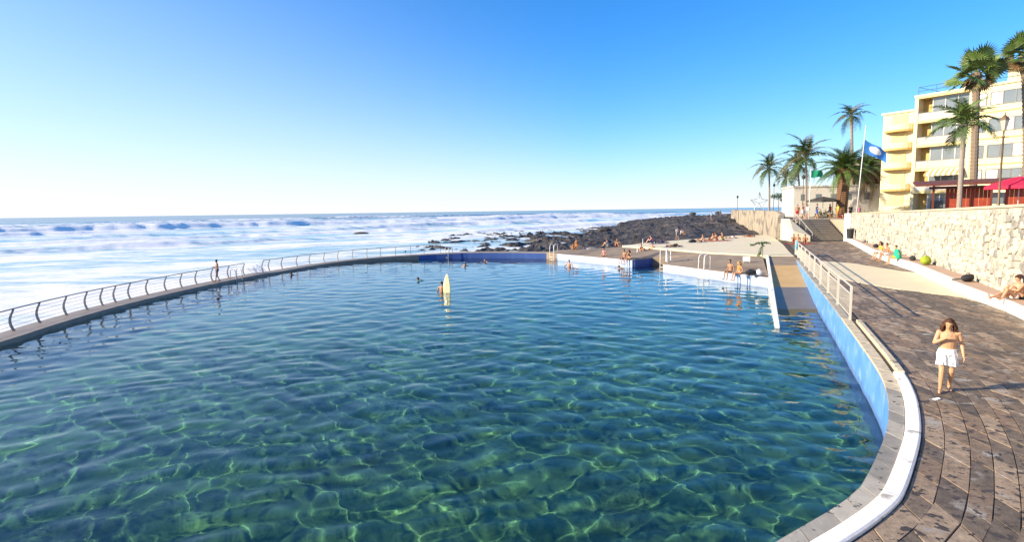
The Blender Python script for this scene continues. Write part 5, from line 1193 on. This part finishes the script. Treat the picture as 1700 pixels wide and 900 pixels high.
# in the water
def swimmer(x, y, pose, dz, face, lb_, sk=1, hr2=0, cl=(), h=1.75): p = at(x, y, WATER_Z); return person(pose, (p.x, p.y, WATER_Z + dz), face, h, sk, hr2, list(cl), lb_)
swimmer(733.5, 485, 'board', -1.08, 60, 'swimmer standing chest-deep beside the upright surfboard', 0, 0, [('shorts', 'navy')])
swimmer(698, 466, 'swim', 0, 175, 'swimmer in a teal suit left of the surfboard', 2, 0, [('shirt', 'teal'), ('shorts', 'teal')])
swimmer(771, 442, 'swim', .05, -60, 'swimmer splashing in the middle of the pool', 1, 0)
swimmer(808, 435, 'swim', 0, 180, 'swimmer with pale cap near the far wall', 1, 2)
swimmer(484, 457, 'swim', .02, -80, 'lone head of a swimmer near the walkway', 2, 0)
swimmer(945, 443, 'wade', -1.12, -120, 'person wading near the jetty corner', 1, 0, [('briefs', 'black')])
swimmer(1031, 446, 'swim', .02, 160, 'swimmer gliding along the jetty wall', 0, 0, [('shorts', 'black')])
s_ = fence_at(352); p = along(WALK, walk(WALK), s_) + Vector((-.35, .1)); person('stand2', (p.x, p.y, -1.0), -150, 1.62, 0, 0, [('briefs', 'navy')], 'slim person standing on the walkway against the railing')

# ------------------------------------------------------------------ things lying about
# surfboard standing in the water
p = at(742, 486, WATER_Z); t0 = empty('surfboard', (p.x, p.y, WATER_Z - .70), R(-28), label='upright yellow and white surfboard standing in the pool', cat='surfboard')
def board_mesh(y0, y1):
    mb = MB(); rings_ = []
    for k in range(17):
        f = k / 16; w_ = .27 * (math.sin(math.pi * (f * .94 + .05)) ** .62); rings_.append((V((0, .05 * (2 * f - 1) ** 2, 1.85 * f)), V((1, 0, 0)), V((0, 1, 0)), max(.01, w_), .035 * min(1, w_ * 6)))
    ring_loft(mb, rings_, 14); return mb
board_mesh(0, 1).obj('deck', pm('cream_board', (.82, .74, .42), (.76, .66, .32), 2, .3), t0, smooth=True)
mb = MB(); mb.tube([(0, -.045 + .05 * (2 * f - 1) ** 2, 1.85 * f) for f in np.linspace(.08, .95, 12)], .012, 5); mb.obj('stringer', MT['white'], t0)
for s2 in (-.1, .1): mb = MB(); mb.add([(s2, .04, .2), (s2, .04, .35), (s2, .16, .16), (s2 + .01, .04, .2), (s2 + .01, .04, .35), (s2 + .01, .16, .16)], [(0, 1, 2), (5, 4, 3), (0, 2, 5, 3), (1, 4, 5, 2)]); mb.obj('fin', MT['white'], t0)
def bag(x, y, z, sx_, sy_, sz_, m, label, rz=0, seed=0):
    p = at(x, y, z); mb = MB(); mb.ell((0, 0, sz_ * .5), (sx_ / 2, sy_ / 2, sz_ / 2), 16, 10)
    for _ in range(1):
        Vv = np.array(mb.v); nn_ = .85 + .35 * fbm(Vv[:, 0] * 5 + seed, Vv[:, 1] * 5 + Vv[:, 2] * 4, 3, seed); Vv[:, :2] *= nn_[:, None]; Vv[:, 2] = np.maximum(Vv[:, 2] * nn_, 0.0); mb.v = [tuple(q) for q in Vv]
    t0 = empty('bag', p, R(rz), label=label, cat='bag'); mb.obj('body', m, t0, smooth=True)
    mb = MB(); mb.tube([(-sx_ * .25, 0, sz_ * .9), (-sx_ * .15, 0, sz_ * 1.12), (sx_ * .15, 0, sz_ * 1.12), (sx_ * .25, 0, sz_ * .9)], .018, 6); mb.obj('strap', m, t0, smooth=True)
bag(1606, 468, .40, .75, .4, .34, CL['black'], 'big black bag on the ledge left of the sunbathers', 25, 1)
bag(1515, 432.5, .47, .8, .35, .26, CL['black'], 'flat dark bag on the ledge between green towel and green bag', 60, 2)
bag(1537, 440, .47, .75, .5, .48, cloth('lime_cloth', (.30, .38, .03)), 'lime green beach bag on the ledge', 40, 3)
bag(1434, 402.5, .47, .7, .4, .25, CL['grey'], 'grey bag on the far part of the ledge', 60, 4)
bag(1454, 411, .47, .7, .4, .28, CL['black'], 'small dark bag on the ledge left of the sitting group', 60, 5)
bag(1247, 456, -.45, .9, .4, .3, CL['black'], 'dark bag on the deck beside the fair haired sitter', 10, 6)
bag(1260, 457, -.45, .3, .3, .35, CL['white'], 'small white bag next to the low ramp wall', 10, 7)
bag(984, 416.5, -.5, 1.3, .5, .4, CL['grey'], 'grey heap of bags on the far deck corner', 10, 8)
bag(1150, 402.5, 0, 1.0, .5, .3, CL['black'], 'dark bag on the mat of the terrace', 10, 9)
def mat_(x, y, z, lx, ly, m, label, rz):
    p = at(x, y, z); mb = MB(); n1_, n2_ = 10, 5
    vs = [(lx * (i / n1_ - .5), ly * (j / n2_ - .5), .018 + .010 * math.sin(i * 1.7 + j) ) for i in range(n1_ + 1) for j in range(n2_ + 1)]
    mb.add(vs, [(i * 6 + j, (i + 1) * 6 + j, (i + 1) * 6 + j + 1, i * 6 + j + 1) for i in range(n1_) for j in range(n2_)]); mb.add([(a, b_, .003) for a, b_ in ((-lx / 2, -ly / 2), (lx / 2, -ly / 2), (lx / 2, ly / 2), (-lx / 2, ly / 2))], [(3, 2, 1, 0)])
    mb.obj('beach_towel', m, loc=p, label=label, cat='towel').rotation_euler.z = R(rz)
mat_(1157, 402.5, 0, 2.1, 1.1, CL['grey'], 'grey mat spread on the terrace under the lone sunbather', 8)
mat_(1190, 400, 0, 3.2, 1.3, CL['red'], 'red towel under the orange group', 5)
mat_(1095, 404.5, 0, 2.2, 1.0, CL['navy'], 'dark violet towel at the sea side of the terrace', 15)
mat_(1118, 410.2, 0, 2.0, .9, CL['grey'], 'pale towel under the dark sunbather', 15)
mat_(1326, 405, 0, 3.0, 1.2, CL['red'], 'red towel in front of the cream wall', 10)
mat_(1680, 517, 0, .5, .25, CL['white'], 'small white cloth lying on the paving by the ledge', 30)
for x, y, rz, lb_ in ((1555, 664, 20, 'small white scrap on the paving near the child'),): mat_(x, y, .006, .16, .07, CL['white'], lb_, rz)
# litter bin at the wall end
p = at(1411, 396, .47); t0 = empty('litter_bin', p, label='dark litter bin on the ledge at the white pier', cat='bin')
mb = MB(); mb.lathe([(.28, 0), (.36, 1.0), (.38, 1.0), (.38, 1.06), (.34, 1.06), (.32, .9)], n=14); mb.obj('bucket', CL['black'], t0, smooth=False)
mb = MB(); mb.lathe([(.39, .98), (.41, 1.0), (.41, 1.07), (.385, 1.08)], n=14); mb.obj('rim', CL['grey'], t0)
# wet green net hung over the ramp wall and blue towel on the railing
def drape(pts, wdt, m, name, label, cat):
    mb = MB(); rg_d = random.Random(4)
    for k in range(26):
        f = k / 25; i_ = min(len(pts) - 2, int(f * (len(pts) - 1))); c = V(pts[i_]).lerp(V(pts[i_ + 1]), f * (len(pts) - 1) - i_)
        for _ in range(3):
            d_ = V((rg_d.gauss(0, 1), rg_d.gauss(0, 1), rg_d.gauss(0, .8))).normalized(); s2 = d_.orthogonal().normalized() * .05; L_ = rg_d.uniform(.12, .25)
            mb.add([c, c + d_ * L_ * .5 + s2, c + d_ * L_, c + d_ * L_ * .5 - s2], [(0, 1, 2, 3)])
    mb.tube(pts, .035, 5); return mb.obj(name, m, label=label, cat=cat)
p0 = at(1266, 424, .0); p1 = atY(1268, 404, p0.y); 
t0 = empty('garland_pole', p0, label='thin pole with dark green leafy garland at the top of the ramp wall', cat='garland pole')
mb = MB(); mb.tube([(0, 0, -.1), (0, 0, 1.35)], .03, 6); mb.obj('pole', MT['steel'], t0)
o = drape([(-1.0, 0, .82), (-.4, .0, .95), (0, 0, 1.0), (.5, 0, 1.0)], .1, MT['frond_dark'], 'garland', None, None); o.parent = t0
o = drape([(0, 0, .9), (-.22, -.1, .45), (-.38, -.2, 0), (-.42, -.3, -.3)], .1, MT['frond_dark'], 'garland', None, None); o.parent = t0
p = ra.lerp(rb, .93); mb = MB(); vs = []
for i in range(7):
    c = p + rd * (i - 3) * .22
    for j, (o_, z) in enumerate(((-.10, .55), (-.07, .9), (-.03, 1.175), (.03, 1.18), (.07, .85), (.1, .5))): vs.append((c.x + o_ * rd.y + .015 * math.sin(i * 2), c.y - o_ * rd.x, z + .04 * math.sin(i * 1.3)))
mb.add(vs, [(i * 6 + j, i * 6 + 6 + j, i * 6 + 7 + j, i * 6 + 1 + j) for i in range(6) for j in range(5)]); mb.obj('beach_towel', pm('light_blue_cloth', (.1, .45, .75), (.08, .35, .6), 4, .85), label='light blue towel hung over the far end of the barred railing', cat='towel')
